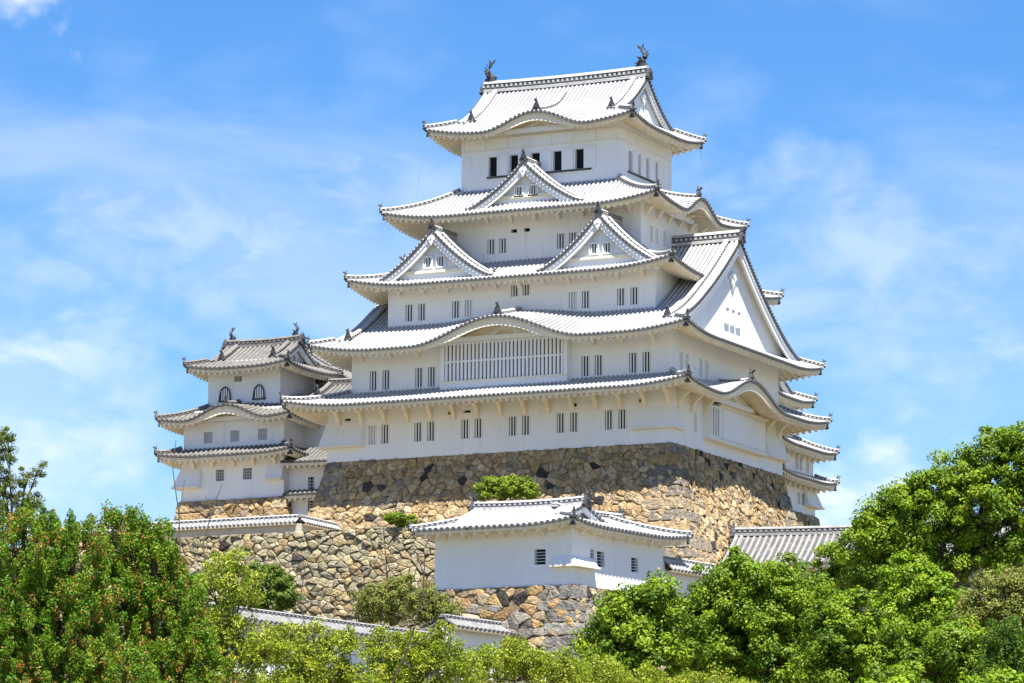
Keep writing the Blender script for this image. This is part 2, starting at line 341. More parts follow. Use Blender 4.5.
def panel_window(B, parent, c, a, o, w, h, nb, back='dark_interior'):
    """small latticed opening set in a gable wall: raised frame, dark back, white bars"""
    mb = B.mb(); z = Vector((0, 0, 1)); c = Vector(c)
    mb.obox(c, a*w*.5, o*.012, z*h*.5, back)
    for sg in (1, -1):
        mb.obox(c + a*sg*(w*.5+.05) + o*.06, a*.05, o*.10, z*(h*.5+.1), 'plaster')
        mb.obox(c + z*sg*(h*.5+.05) + o*.06, a*w*.5, o*.10, z*.05, 'plaster')
    f = mb.build('window', parent) if parent.parent is None else mb.build('gable_window', parent)
    mb = B.mb()
    for i in range(nb):
        x = -w*.5 + w*(i+.5)/nb; mb.obox(c + a*x + o*.06, a*w/nb*.18, o*.045, z*h*.5, 'plaster')
    if parent.parent is None: mb.build('window_bars', f)
    else: mb.build('gable_window_bars', parent)

class Roof:
    def __init__(s, B, rect, ze, rise, D, over, st, lift=.6, Lc=5.5, a=.65, bumps=(), cuts=(), irimoya=None, sides='SENW', hips=('SE','SW','NE','NW'), thick=.32, corner_orn=True, rafter=.5, label=None, nolift=()):
        s.B=B; s.rect=rect; s.ze=ze; s.rise=rise; s.st=st; s.lift=lift; s.Lc=Lc; s.a=a; s.bumps=bumps; s.cuts=cuts; s.iri=irimoya
        s.D = D if isinstance(D, dict) else {k: D for k in 'SENW'}
        s.over = over if isinstance(over, dict) else {k: over for k in 'SENW'}
        s.sides=sides; s.thick=thick; s.rafter=rafter; s.nolift=nolift
        s.fr = {k: side_frame(rect, k) for k in 'SENW'}
        s.make(hips, corner_orn, label)
    def prof(s, t): return s.a*t + (1-s.a)*t*t
    def bump(s, sd, u, v=0):
        r = 0
        for (k, uc, w, Bm, Dk) in s.bumps:
            if k == sd and abs(u-uc) < w: r += Bm*(.5+.5*math.cos(math.pi*(u-uc)/w)) * max(0, 1-v/Dk)
        return r
    def H(s, sd, u, v):
        D = s.D[sd]; L = s.fr[sd][3]; t = v/D; zz = s.ze + s.rise*s.prof(max(t, -.02))
        El, Er = s.D[PREV[sd]], s.D[NEXT[sd]]
        ca, cb = {'S': ('SW','SE'), 'E': ('SE','NE'), 'N': ('NE','NW'), 'W': ('NW','SW')}[sd]
        for E, uu, cn in ((El, u, ca), (Er, L-u, cb)):
            if cn in s.nolift: continue
            dl = max(0, (uu/E - t)*E)
            zz += s.lift*max(0, 1-max(v, 0)/min(D, 5.0))**1.6*max(0, 1-dl/s.Lc)**2
        return zz + s.bump(sd, u, v)
    def vm(s, sd, u):
        D = s.D[sd]; L = s.fr[sd][3]
        if s.iri is None: v = D*max(0, min(1, u/s.D[PREV[sd]], (L-u)/s.D[NEXT[sd]]))
        else:
            ax, ug0, ug1, vg = s.iri; e = min(u, L-u); main = 'SN' if ax == 'x' else 'EW'
            if sd in main:
                lo, hi = (ug0, ug1) if sd in 'SE' else (ug1, ug0)
                v = D if (u >= lo and u <= L-hi) else max(0, min(e, D))
            else: v = max(0, min(e, vg))
        for (k, u0, u1, vc) in s.cuts:
            if k == sd and u0 < u < u1: v = min(v, vc)
        return v
    def P(s, sd, u, v, dz=0):
        P0, eu, ev, L = s.fr[sd]; q = P0 + eu*u + ev*v; q.z = s.H(sd, u, v) + dz; return q
    def cols(s, sd, step=.7, vcap=None):
        L = s.fr[sd][3]; br = {0.0, L}
        El, Er = s.D[PREV[sd]], s.D[NEXT[sd]]
        if s.iri is None: br |= {min(El, L/2), max(L-Er, L/2)}
        else:
            for g in s.iri[1:3]: br |= {g-1e-3, g+1e-3, L-g-1e-3, L-g+1e-3}
            br |= {s.iri[3], L-s.iri[3]}
        for (k, u0, u1, vc) in s.cuts:
            if k == sd: br |= {u0-1e-3, u0+1e-3, u1-1e-3, u1+1e-3}
        if vcap: br |= {vcap, L-vcap}
        br = sorted(b for b in br if 0 <= b <= L); us = []
        for a, b in zip(br, br[1:]):
            n = max(1, int(round((b-a)/step))); us += [a + (b-a)*i/n for i in range(n)]
        us.append(L)
        return us
    def make(s, hips, corner_orn, label):
        st = s.st; B = s.B
        mb = B.mb(); sf = B.mb()
        for sd in s.sides:
            P0, eu, ev, L = s.fr[sd]; out = -ev
            us = s.cols(sd)
            rows = []; skip = []
            for i, u in enumerate(us):
                v = s.vm(sd, u); rows.append([s.P(sd, u, v*k/9) for k in range(10)])
                if i and us[i]-us[i-1] < .003 and abs(v - s.vm(sd, us[i-1])) > .3: skip.append(i-1)
            mb.grid(rows, st['pan'], skip)
            # eave edge: tile lip, then the white fascia (deeper under a curved gable)
            lip = []; fas = []
            for u in us:
                q = s.P(sd, u, 0); bz = s.bump(sd, u)
                lip.append([q + out*.04 + Vector((0,0,.02)), q + out*.04 - Vector((0,0,.11)), q - out*.10 - Vector((0,0,.12))])
                dp = s.thick + min(.38, bz*.42)
                fas.append([q - out*.10 - Vector((0,0,.10)), q - out*.10 - Vector((0,0,dp)), q - out*.26 - Vector((0,0,dp))])
            mb.grid(lip, st['pan']); sf.grid(fas, 'timber_plaster')
            p = st['pitch']; n = int(L/p); r = st['r']
            for i in range(n+1):
                u = (L - n*p)/2 + i*p
                v = s.vm(sd, u)
                if v < .25: v = .12
                nseg = max(2, int(v/.8)+1); rows = []
                for k in range(nseg+1):
                    vv = -.06 + (v+.04)*k/nseg; c = s.P(sd, min(max(u, 0), L), vv)
                    rows.append([c + eu*(-r), c + eu*(-.62*r) + Vector((0,0,.8*r)), c + Vector((0,0,1.1*r)), c + eu*(.62*r) + Vector((0,0,.8*r)), c + eu*r])
                mb.grid(rows, st['rib'])
                c = s.P(sd, u, -.06); mb.disc(c + Vector((0,0,.01)), out, r*1.12, .05, 'tile_edge')
            # soffit and rafters
            ov = s.over[sd]; El, Er = s.over[PREV[sd]], s.over[NEXT[sd]]
            def vs_(u): return max(0.0, ov*min(1, u/El, (L-u)/Er))
            def zs(u, v): z0 = s.H(sd, u, 0); return z0 + (s.H(sd, u, v) - z0)*.72 - s.thick
            us2 = s.cols(sd, .7, ov)
            sf.grid([[P0 + eu*u + ev*(vs_(u)*k/4) + Vector((0, 0, zs(u, vs_(u)*k/4))) for k in range(5)] for u in us2], 'timber_plaster')
            n = int(L/s.rafter)
            for i in range(1, n):
                u = L*i/n; v = vs_(u)
                if v < .4: continue
                rows = []
                for k in range(4):
                    vv = .13 + (v-.13)*k/3; c = P0 + eu*u + ev*vv; zz = zs(u, vv); w = .085
                    rows.append([c + eu*w + Vector((0,0,zz+.02)), c + eu*w + Vector((0,0,zz-.25)), c - eu*w + Vector((0,0,zz-.25)), c - eu*w + Vector((0,0,zz+.02))])
                sf.grid(rows, 'timber_plaster'); sf.quad(*rows[0], 'timber_plaster')
        s.obj = mb.build('roof', B.root)
        if label: s.obj['label'] = label
        sf.build('eave_soffit', s.obj)
        # hips
        for c in hips:
            mb = B.mb()
            sd = {'SE': 'S', 'SW': 'W', 'NE': 'E', 'NW': 'N'}[c]; L = s.fr[sd][3]; E = s.D[NEXT[sd]]; D = s.D[sd]
            if s.iri is None: T = 1.0
            else: T = min(s.iri[3], max(s.iri[1:3]) if True else 0)/D
            pts = []
            for k in range(9):
                t = -.012*5/D + (T+.012)*k/8; u = L - E*t; pts.append(s.P(sd, u, D*t, .02) if t > 0 else s.P(sd, L, 0, .03) + (s.fr[sd][1] - s.fr[sd][2])*(-t*D))
            sweep_ridge(mb, pts, .34, .34, st); mb.build('hip_ridge', s.obj)
            o = (pts[0]-pts[1]); tip = pts[0]
            if corner_orn:
                ornament(B, s.obj, tip + Vector((0,0,.05)), o, .55)
                ornament(B, s.obj, tip - Vector((0,0,.55)) - o.normalized()*.25, o, .42, horn=False)
    def mound_ridge(s, sd, uc, v0, v1, orn=.85):
        mb = s.B.mb(); pts = [s.P(sd, uc, v0 + (v1-v0)*k/8, .02) for k in range(9)]
        sweep_ridge(mb, pts, .36, .36, s.st); mb.build('curved_gable_ridge', s.obj)
        ornament(s.B, s.obj, pts[0] + Vector((0,0,.08)), -s.fr[sd][2], orn)
    def irimoya_top(s, zr_extra=.75, ridge_w=.5, fins=0, recess=None, win=None, bw=.8, fin_scale=1.0, ends=(0, 1), kd=True, pend=1.2, drop=0.0):
        ax, ug0, ug1, vg = s.iri; B = s.B; st = s.st
        m = 'S' if ax == 'x' else 'E'; n = 'N' if ax == 'x' else 'W'
        D = s.D[m]; L = s.fr[m][3]
        a = s.P(m, ug0, D); b = s.P(m, L-ug1, D)
        mb = B.mb(); K = 12; pts = []
        for k in range(K+1):
            q = a + (b-a)*k/K; e = abs(k/K-.5)*2; q.z += .10*e*e; pts.append(q)
        sweep_ridge(mb, pts, ridge_w, zr_extra, st, pitch=.40); mb.build('main_ridge', s.obj)
        for ei, q, o in ((0, pts[0], a-b), (1, pts[-1], b-a)):
            if ei in ends: ornament(B, s.obj, q + o.normalized()*.12 - Vector((0,0,.15)), o, .95, horn=(fins == 0))
        if fins:
            shachihoko(B, s.obj, pts[0] + Vector((0,0,zr_extra)) + (b-a).normalized()*.45, b-a, fin_scale)
            shachihoko(B, s.obj, pts[-1] + Vector((0,0,zr_extra)) + (a-b).normalized()*.45, a-b, fin_scale)
        for end in ends:
            ug = (ug0, ug1)[end]; u = ug if end == 0 else L-ug
            left = [s.P(m, u, ug + (D-ug)*k/12) for k in range(13)]
            right = [s.P(n, L-u, ug + (D-ug)*k/12) for k in range(13)]
            outl = left + right[-2::-1]
            if end == 0: outl = outl[::-1]
            o = (b-a).normalized()*(1 if end else -1); rc = (vg - ug - .1) if recess is None else recess
            sdE = NEXT[m] if end else PREV[m]
            zb = s.ze + s.rise*s.prof((ug+rc)/D) - .15
            gable_face(B, s.obj, outl, o, rc, zb, st, bw=bw, win=win if end else None, scale=pend, drop=drop, beam=False)
            if kd:
                for sd2 in (m, n):
                    uu = ug + 1.0; uu = (uu if end == 0 else L-uu) if sd2 == m else (L-uu if end == 0 else uu)
                    kp = [s.P(sd2, uu, ug + .5 + (D-ug-.7)*k/9, .02) for k in range(10)]
                    mbk = B.mb(); sweep_ridge(mbk, kp, .32, .32, st); mbk.build('descending_ridge', s.obj); ornament(B, s.obj, kp[0] + Vector((0,0,.06)), -s.fr[sd2][2], .75)

def dormer(B, sd_roof, sd, uc, w, vf, vb, zr, zf, win=None, st=WHITE, bw=.5, name='dormer_gable', label=None, orn=1.0):
    """triangular gable standing on a roof slope: ridge square to the eave, front face at vf"""
    P0, eu, ev, L = sd_roof.fr[sd]; o = -ev; c0 = P0 + eu*uc; hh = zr-zf; a = .58
    def z(x): t = max(0, 1-abs(x)/w); return zf + hh*(a*t + (1-a)*t*t)
    root = B.mb(); xs = [w*1.04*(k/10) for k in range(11)]
    for sg in (1, -1):
        root.grid([[c0 + eu*sg*x + ev*v + Vector((0,0,z(x))) for x in xs] for v in np.linspace(vf, vb, 8)], st['pan'])
        v = vf + .3
        while v < vb:
            rows = []
            for x in xs:
                c = c0 + eu*sg*x + ev*v + Vector((0,0,z(x))); r = st['r']
                rows.append([c - ev*r, c - ev*.62*r + Vector((0,0,.8*r)), c + Vector((0,0,1.1*r)), c + ev*.62*r + Vector((0,0,.8*r)), c + ev*r])
            root.grid(rows, st['rib']); v += st['pitch']
    g = root.build(name, B.root)
    if label: g['label'] = label
    outl = [c0 + eu*x + ev*vf + Vector((0,0,z(x))) for x in [-q for q in xs[::-1]] + xs[1:]]
    zz = sd_roof.H(sd, uc, vf+.6) - .15
    gable_face(B, g, outl, o, .6, zz, st, bw=bw, win=win, scale=.75)
    mb = B.mb(); pts = [c0 + ev*(vf+.05 + (vb-vf)*k/6) + Vector((0,0,zr)) for k in range(7)]
    sweep_ridge(mb, pts, .4, .42, st); mb.build('dormer_ridge', g)
    ornament(B, g, pts[0] + Vector((0,0,.15)), o, orn*.72)
    for sg in (1, -1):
        mb = B.mb()
        kp = [c0 + eu*sg*(.25 + (w*.92)*k/8) + ev*(vf+1.05) + Vector((0,0,z(.25 + w*.92*k/8) + .02)) for k in range(9)]
        sweep_ridge(mb, kp, .28, .30, st); ornament(B, g, kp[-1] + Vector((0,0,.05)), eu*sg, .55); mb.build('descending_ridge', g)
    return g

def walls(B, rect, z0, z1, holes, depth=.35, name='wall', label=None, sides='SENW', mat='plaster'):
    mb = B.mb()
    for sd in sides:
        P0, eu, ev, L = side_frame(rect, sd); hs = holes.get(sd, [])
        us = sorted({0, L} | {h[0] for h in hs} | {h[1] for h in hs}); zs = sorted({z0, z1} | {h[2] for h in hs} | {h[3] for h in hs})
        for a, b in zip(us, us[1:]):
            for c, d in zip(zs, zs[1:]):
                if any(h[0] <= (a+b)/2 <= h[1] and h[2] <= (c+d)/2 <= h[3] for h in hs): continue
                q = [P0 + eu*a, P0 + eu*b, P0 + eu*b, P0 + eu*a]
                for k, zz in enumerate((c, c, d, d)): q[k] = q[k] + Vector((0, 0, zz))
                mb.quad(*q, mat)
    o = mb.build(name, B.root)
    if label: o['label'] = label
    return o
def windows(B, rect, holes, nb=3, depth=.32, bar='plaster', closed=(), back='dark_interior', cross=0, bw=.5):
    for sd, hs in holes.items():
        P0, eu, ev, L = side_frame(rect, sd)
        for i, h in enumerate(hs):
            u0, u1, z0, z1 = h[:4]; mb = B.mb(); p = lambda u, v, zz: P0 + eu*u + ev*v + Vector((0, 0, zz))
            mb.quad(p(u0,depth,z0), p(u1,depth,z0), p(u1,depth,z1), p(u0,depth,z1), 'plaster' if (sd, i) in closed else back)
            for (a, b, c, d) in ((u0,z0,u0,z1), (u1,z0,u1,z1), (u0,z0,u1,z0), (u0,z1,u1,z1)):
                mb.quad(p(a,0,b), p(c,0,d), p(c,depth,d), p(a,depth,b), 'plaster')
            w = mb.build('window', B.root)
            if not nb and not cross: continue
            mb = B.mb(); W_ = u1-u0
            for k in range(nb):
                uc = u0 + W_*(k+.5)/nb if nb > 1 else (u0+u1)/2; hwid = W_/nb*bw*.42
                mb.obox(p(uc, .12, (z0+z1)/2), eu*hwid, ev*.03, Vector((0,0,(z1-z0)/2)), bar)
            for k in range(cross):
                zc = z0 + (z1-z0)*(k+1)/(cross+1); mb.obox(p((u0+u1)/2, .09, zc), eu*W_/2, ev*.03, Vector((0,0,.035)), bar)
            mb.build('window_bars', w)

def bracket(B, pos, out, reach, drop, w=.16):
    """curved eave bracket: quarter arc plate from wall to rafters"""
    mb = B.mb(); p = Vector(pos); o = Vector((out[0], out[1], 0)).normalized(); a = Vector((-o.y, o.x, 0)); z = Vector((0, 0, 1))
    outer = [(0, -drop)] + [(reach*(1-math.cos(t)), -drop*(1-math.sin(t))) for t in [math.pi/2*k/6 for k in range(1, 7)]]
    poly = [(0, -drop), (0, 0), (reach, 0), (reach, -.16)] + [(reach*.98*(1-math.cos(t))+.16, -drop*.96*(1-math.sin(t))-.14) for t in [math.pi/2*k/7 for k in range(6, -1, -1)]]
    mb.prism([p + o*x + z*y - a*w for x, y in poly], a*2*w, 'timber_plaster')
    mb.build('eave_bracket', B.root)

def drop_bay(B, path, outs, z0, z1, name='stone_drop_bay'):
    """flared bay low on a wall corner, open below; path = wall points, outs = outward pushes at its foot"""
    mb = B.mb(); T = [Vector((x, y, z1)) for x, y in path]; F = [Vector((x+ox, y+oy, z0)) for (x, y), (ox, oy) in zip(path, outs)]
    F2 = [q + Vector((0, 0, .14)) + (Vector((ox, oy, 0)).normalized()*.05 if (ox or oy) else Vector()) for q, (ox, oy) in zip(F, outs)]
    Wl = [Vector((x, y, z0)) for x, y in path]
    T2 = [t + (f-t)*.02 for t, f in zip(T, F)]
    mb.grid([[t, f] for t, f in zip(T2, F)], 'plaster')
    mb.grid([[f, w] for f, w in zip(F, Wl)], 'timber_plaster')
    for i in (0, -1): mb.add([T2[i], F[i], Wl[i]], [(0, 1, 2)], 'plaster')
    for i in range(len(F)-1):
        a, b = F[i], F[i+1]; mb.prism([a, b, b + Vector((0,0,.13)), a + Vector((0,0,.13))], (Vector((outs[i][0]+outs[i+1][0], outs[i][1]+outs[i+1][1], 0)).normalized())*.06, 'timber_plaster')
    mb.build(name, B.root)

# ------------------------------------------------------------------ ground
def terrain_z(x, y):
    d = (x-CAM.x)*(-.4388) + (y-CAM.y)*.8986; l = (x-CAM.x)*.8986 + (y-CAM.y)*.4388
    t = min(1, max(0, (d-95)/165)); t = t*t*(3-2*t)*.35 + t*.65
    z = -44.6 + t*22.8
    if d > 268: z += min(1, (d-268)/30)*2.0
    if d > 390: z -= min(26, (d-390)*.12)
    z -= max(0, abs(l)-90)*.06 if abs(l) < 400 else 18.6
    return max(z, -46) + .25*math.sin(x*.31+1)*math.cos(y*.27) * (1 if d > 60 else .2)
def ground():
    mb = MB(); xs = sorted(set(list(np.linspace(-220, 260, 97)) + [-6000, -2500, -1000, -500, 500, 1000, 2500, 6000]))
    ys = sorted(set(list(np.linspace(-330, 260, 119)) + [-4000, -1500, -700, 500, 1000, 2500, 7000]))
    mb.grid([[(x, y, terrain_z(x, y)) for y in ys] for x in xs], 'meadow')
    tag(mb.build('ground', None, True), kind='structure')
ground()

# ------------------------------------------------------------------ rubble walls, stone by stone
PAL_WARM = [(.40,.285,.150), (.43,.315,.175), (.35,.250,.135), (.45,.345,.205), (.39,.270,.140), (.34,.265,.170), (.42,.315,.185), (.36,.255,.130), (.27,.220,.155), (.46,.360,.225)]
PAL_GREY = [(.33,.285,.18), (.28,.245,.16), (.37,.32,.21), (.24,.21,.15), (.34,.285,.165), (.30,.26,.18), (.39,.34,.23), (.30,.22,.125), (.36,.28,.15)]
PAL_MIX = [(.20,.18,.15), (.26,.235,.20), (.38,.26,.12), (.34,.22,.11), (.16,.15,.13), (.40,.32,.21), (.24,.21,.17), (.38,.29,.16), (.30,.22,.13)]
def clip_poly(poly, mx, my, nx, ny):
    out = []
    for i in range(len(poly)):
        a, b = poly[i], poly[(i+1) % len(poly)]; da = (a[0]-mx)*nx + (a[1]-my)*ny; db = (b[0]-mx)*nx + (b[1]-my)*ny
        if da <= 0: out.append(a)
        if (da < 0 < db) or (db < 0 < da): t = da/(da-db); out.append((a[0]+t*(b[0]-a[0]), a[1]+t*(b[1]-a[1])))
    return out
def rubble_face(mb, cols, fpos, Lm, Hm, sw, sh, pal, rnd, bulge=.17, dark=.05):
    """voronoi stones over a face of mean length Lm and height Hm; fpos(s, h, n) gives the 3D point, s in 0..1"""
    nx, ny = max(2, int(Lm/sw)), max(2, int(Hm/sh)); seeds = {}
    for j in range(-1, ny+1):
        for i in range(-1, nx+1):
            if rnd.random() < .30: continue
            seeds[(i, j)] = ((i + .5 + .5*(j % 2) - .25 + rnd.uniform(-.46, .46))*Lm/nx, (j + .5 + rnd.uniform(-.44, .44))*Hm/ny)
    asp = sw/sh
    for (i, j), (cx, cy) in seeds.items():
        poly = [(0, 0), (Lm, 0), (Lm, Hm), (0, Hm)]
        for dj in (-2, -1, 0, 1, 2):
            for di in (-2, -1, 0, 1, 2):
                o = seeds.get((i+di, j+dj))
                if o is None or (di == 0 and dj == 0): continue
                nxx, nyy = (o[0]-cx)/asp/asp, (o[1]-cy)
                poly = clip_poly(poly, (cx+o[0])/2, (cy+o[1])/2, nxx, nyy)
                if len(poly) < 3: break
            if len(poly) < 3: break
        if len(poly) < 3: continue
        gx = sum(p[0] for p in poly)/len(poly); gy = sum(p[1] for p in poly)/len(poly)
        P2 = []
        for k in range(len(poly)):       # split long edges and cut the corners so no outline stays straight
            a, b = poly[k], poly[(k+1) % len(poly)]
            for t in (.07, .5, .93): P2.append((a[0]+(b[0]-a[0])*t, a[1]+(b[1]-a[1])*t))
        size = max(math.hypot(p[0]-gx, p[1]-gy) for p in poly)
        if size < .12: continue
        g = .012/size; b = bulge*rnd.uniform(.4, 1.5); tilt = (rnd.uniform(-.24, .24), rnd.uniform(-.24, .24))
        def ring(f, n, jit):
            r = []
            for (x, y) in P2:
                ff = f + rnd.uniform(-jit, jit); xx, yy = gx+(x-gx)*ff, gy+(y-gy)*ff
                r.append(fpos(xx/Lm, yy, n + (tilt[0]*(xx-gx) + tilt[1]*(yy-gy)) + rnd.uniform(-.012, .012)))
            return r
        n = len(P2); rs = [ring(1-g, -.045, .02), ring(1-g*1.6, b*.55, .025), ring(.78, b, .04), ring(.38, b*1.12, .05)]
        vs = [p for r in rs for p in r] + [fpos(gx/Lm, gy, b*1.12)]
        fs = [(k*n+q, k*n+(q+1) % n, (k+1)*n+(q+1) % n, (k+1)*n+q) for k in range(3) for q in range(n)] + [(3*n+q, 3*n+(q+1) % n, 4*n) for q in range(n)]
        mb.add(vs, fs, 'stone')
        c = (0.06, 0.056, 0.052) if rnd.random() < dark else pal[rnd.randrange(len(pal))]; k = rnd.uniform(.8, 1.18)
        cols += [(c[0]*k, c[1]*k, c[2]*k, 1)]*len(vs)
def backing(mb, cols, fpos, Hm):
    n0 = len(mb.v); mb.grid([[fpos(s, Hm*h/8, -.03) for s in np.linspace(0, 1, 9)] for h in range(9)], 'stone_gap'); cols += [(.06,.05,.04,1)]*(len(mb.v)-n0)
def finish_stone(mb, cols, name, parent=None):
    o = mb.build(name, parent)
    a = o.data.color_attributes.new('col', 'FLOAT_COLOR', 'POINT'); a.data.foreach_set('color', np.array(cols, dtype=np.float32).ravel())
    return o
def corner_stones(mb, cols, corner, e1, e2, off, H, sh, rnd, pal, long=1.7, short=1.0):
    """alternating long and short dressed blocks up a corner; e1, e2 run away from the corner along both faces"""
    h = 0; k = 0; e1 = Vector(e1); e2 = Vector(e2)
    while h < H:
        hh = sh*rnd.uniform(.7, 1.25); l1, l2 = (long, short) if k % 2 else (short, long); l1 *= rnd.uniform(.85, 1.2); l2 *= rnd.uniform(.85, 1.2)
        def ring(hv, g):
            o = off(hv) + .15 - g; c = Vector(corner) - e1*o - e2*o; c.z = corner[2] - hv
            return [c + e1*(l1+o), c + e1*.10, c + e2*.10, c + e2*(l2+o), c + e2*(l2+o) + e1*.8, c + e1*(l1+o) + e2*.8]
        a, b, c_, d = ring(h+.03, .10), ring(h+.10, 0), ring(h+hh-.10, 0), ring(h+hh-.03, .10)
        vs = a + b + c_ + d; fs = [(r*6+q, r*6+(q+1) % 6, (r+1)*6+(q+1) % 6, (r+1)*6+q) for r in range(3) for q in range(6)] + [(0,1,2,3,4,5), (18,19,20,21,22,23)]
        vs = [Vector(v) + Vector((rnd.uniform(-.03,.03), rnd.uniform(-.03,.03), 0)) for v in vs]
        n0 = len(mb.v); mb.add(vs, fs, 'stone'); c = pal[rnd.randrange(len(pal))]; kk = rnd.uniform(.85, 1.15)
        cols += [(c[0]*kk, c[1]*kk, c[2]*kk, 1)]*len(vs); h += hh; k += 1

def stone_base(name, root, rect, ztop, H, off, faces, sw, sh, pal, seed, xf=None, dark=.03, bulge=.11, corner_pal=None):
    """battered stone base under a rectangular building (top edge = rect, flaring by off(h))"""
    rnd = random.Random(seed); x0, x1, y0, y1 = rect; E = lambda h: off(h)
    def face(sd):
        P0, eu, ev, L = side_frame(rect, sd)
        def f(s, h, n):
            o = E(h) + n; q = P0 + eu*(-E(h) + s*(L+2*E(h))) - ev*o; q.z = ztop - h + n*.2; return q
        return f, L + E(H)
    mb = MB(xf); cols = []
    for sd in 'SENW':
        f, Lm = face(sd); backing(mb, cols, f, H)
        if sd in faces: rubble_face(mb, cols, f, Lm, H, sw, sh, pal, rnd, dark=dark, bulge=bulge)
    n0 = len(mb.v); mb.quad((x0,y0,ztop-.04), (x1,y0,ztop-.04), (x1,y1,ztop-.04), (x0,y1,ztop-.04), 'stone_gap'); cols += [(.06,.05,.04,1)]*(len(mb.v)-n0)
    for cx, cy, a, b in ((x1, y0, (-1,0,0), (0,1,0)), (x0, y0, (1,0,0), (0,1,0)), (x1, y1, (-1,0,0), (0,-1,0))):
        corner_stones(mb, cols, (cx, cy, ztop), a, b, E, H, .9, rnd, corner_pal or pal)
    return finish_stone(mb, cols, name)

o = stone_base('stone_base', None, (-28.3, -.1, .1, 21.0), 0, 17, lambda h: .20*h + .012*h*h, 'SEW', .58, .42, PAL_WARM, 3, corner_pal=[(.30,.235,.15), (.41,.30,.17), (.24,.21,.165), (.27,.24,.19), (.20,.175,.14), (.36,.25,.11)])
tag(o, 'tall curved base of tan rubble stone under the great white keep', 'stone wall')

# ------------------------------------------------------------------ the great keep
root = thing('castle_keep', (-14.2, 10.5, 0), 'towering white five tiered castle keep with the lattice bay and large east gable', 'castle')
K = Bld(root)
w1, w2, w3, w4, w5 = (-28.37, 0, 0, 21.05), (-26.5, -.1, .3, 20.5), (-24.4, -2.2, 2.1, 18.7), (-22.1, -4.5, 4.6, 16.2), (-19.9, -6.7, 5.4, 15.2)
hx = lambda rect, L: [(a - rect[0], b - rect[0], c, d) for a, b, c, d in L]
hy = lambda rect, L: [(a - rect[2], b - rect[2], c, d) for a, b, c, d in L]
def pairs(rect, cs, z0, z1, gap=1.08, w=.68):
    return hx(rect, [(c + s*gap/2 - w/2, c + s*gap/2 + w/2, z0, z1) for c in cs for s in (-1, 1)])
h1 = {'S': pairs(w1, (-23.98, -20.13, -16.2, -12.27, -8.36, -4.46), 1.18, 2.62), 'E': hy(w1, [(4.1, 4.6, 1.3, 2.7), (17.9, 18.5, 1.3, 2.7)])}
h2 = {'S': pairs(w2, (-24.1, -20.25, -6.5, -2.65), 5.3, 6.8), 'E': hy(w2, [(1.7,2.3,5.5,6.9), (2.75,3.35,5.5,6.9), (5.3,5.9,5.5,6.9), (6.35,6.95,5.5,6.9), (14.6,15.2,5.5,6.9), (15.7,16.3,5.5,6.9)])}
h3 = {'S': pairs(w3, (-22.05, -18.1, -13.25, -8.4, -4.45), 10.7, 12.0), 'E': hy(w3, [(6.5,7.1,11,12.2), (13.5,14.1,11,12.2)])}
h3['S'][4:6] = hx(w3, [(-14.05, -13.4, 12.0, 12.85), (-13.1, -12.45, 12.0, 12.85)])
h4 = {'S': pairs(w4, (-16.45, -10.6), 15.85, 17.0, 1.0) + hx(w4, [(-15.28,-14.78,17.35,17.65), (-14.2,-13.7,17.35,17.65)]), 'E': hy(w4, [(6.2,6.75,16.2,17.4), (7.2,7.75,16.2,17.4), (8.7,9.25,16.2,17.4), (12.2,12.75,16.2,17.4)])}
h5 = {'S': hx(w5, [(-17.6,-16.9,22.02,23.55), (-15.8,-15.1,22.02,23.55), (-14.0,-13.28,22.02,23.55), (-12.16,-11.44,22.02,23.55), (-10.32,-9.6,22.02,23.55)]),
      'E': hy(w5, [(7.25,7.8,21.9,23.5), (8.85,9.25,21.9,23.5), (10.45,10.85,21.9,23.5), (12.2,12.6,21.9,23.5)])}
vent1 = hx(w1, [(-26.9,-26.4,3.0,3.25), (-18.2,-17.7,3.05,3.28), (-16.9,-16.3,3.1,3.3), (-8.1,-7.6,3.05,3.3), (-2.6,-2.1,3.05,3.3)])
walls(K, w1, -.02, 4.75, {'S': h1['S'] + vent1, 'E': h1['E']})
windows(K, w1, h1, closed=(('S', 0), ('E', 0))); windows(K, w1, {'S': vent1}, nb=0)
walls(K, w2, 4.3, 9.2, h2); windows(K, w2, h2, closed=tuple(('E', i) for i in range(6)))
walls(K, w3, 9.4, 13.9, h3); windows(K, w3, h3, closed=(('S', 3), ('S', 6)))
walls(K, w4, 14.5, 20.2, h4); windows(K, w4, {'S': h4['S'][:4], 'E': h4['E']}, closed=tuple(('E', i) for i in range(4))); windows(K, w4, {'S': h4['S'][4:]}, nb=0)
walls(K, w5, 20.3, 26.0, h5); windows(K, w5, h5, nb=0)
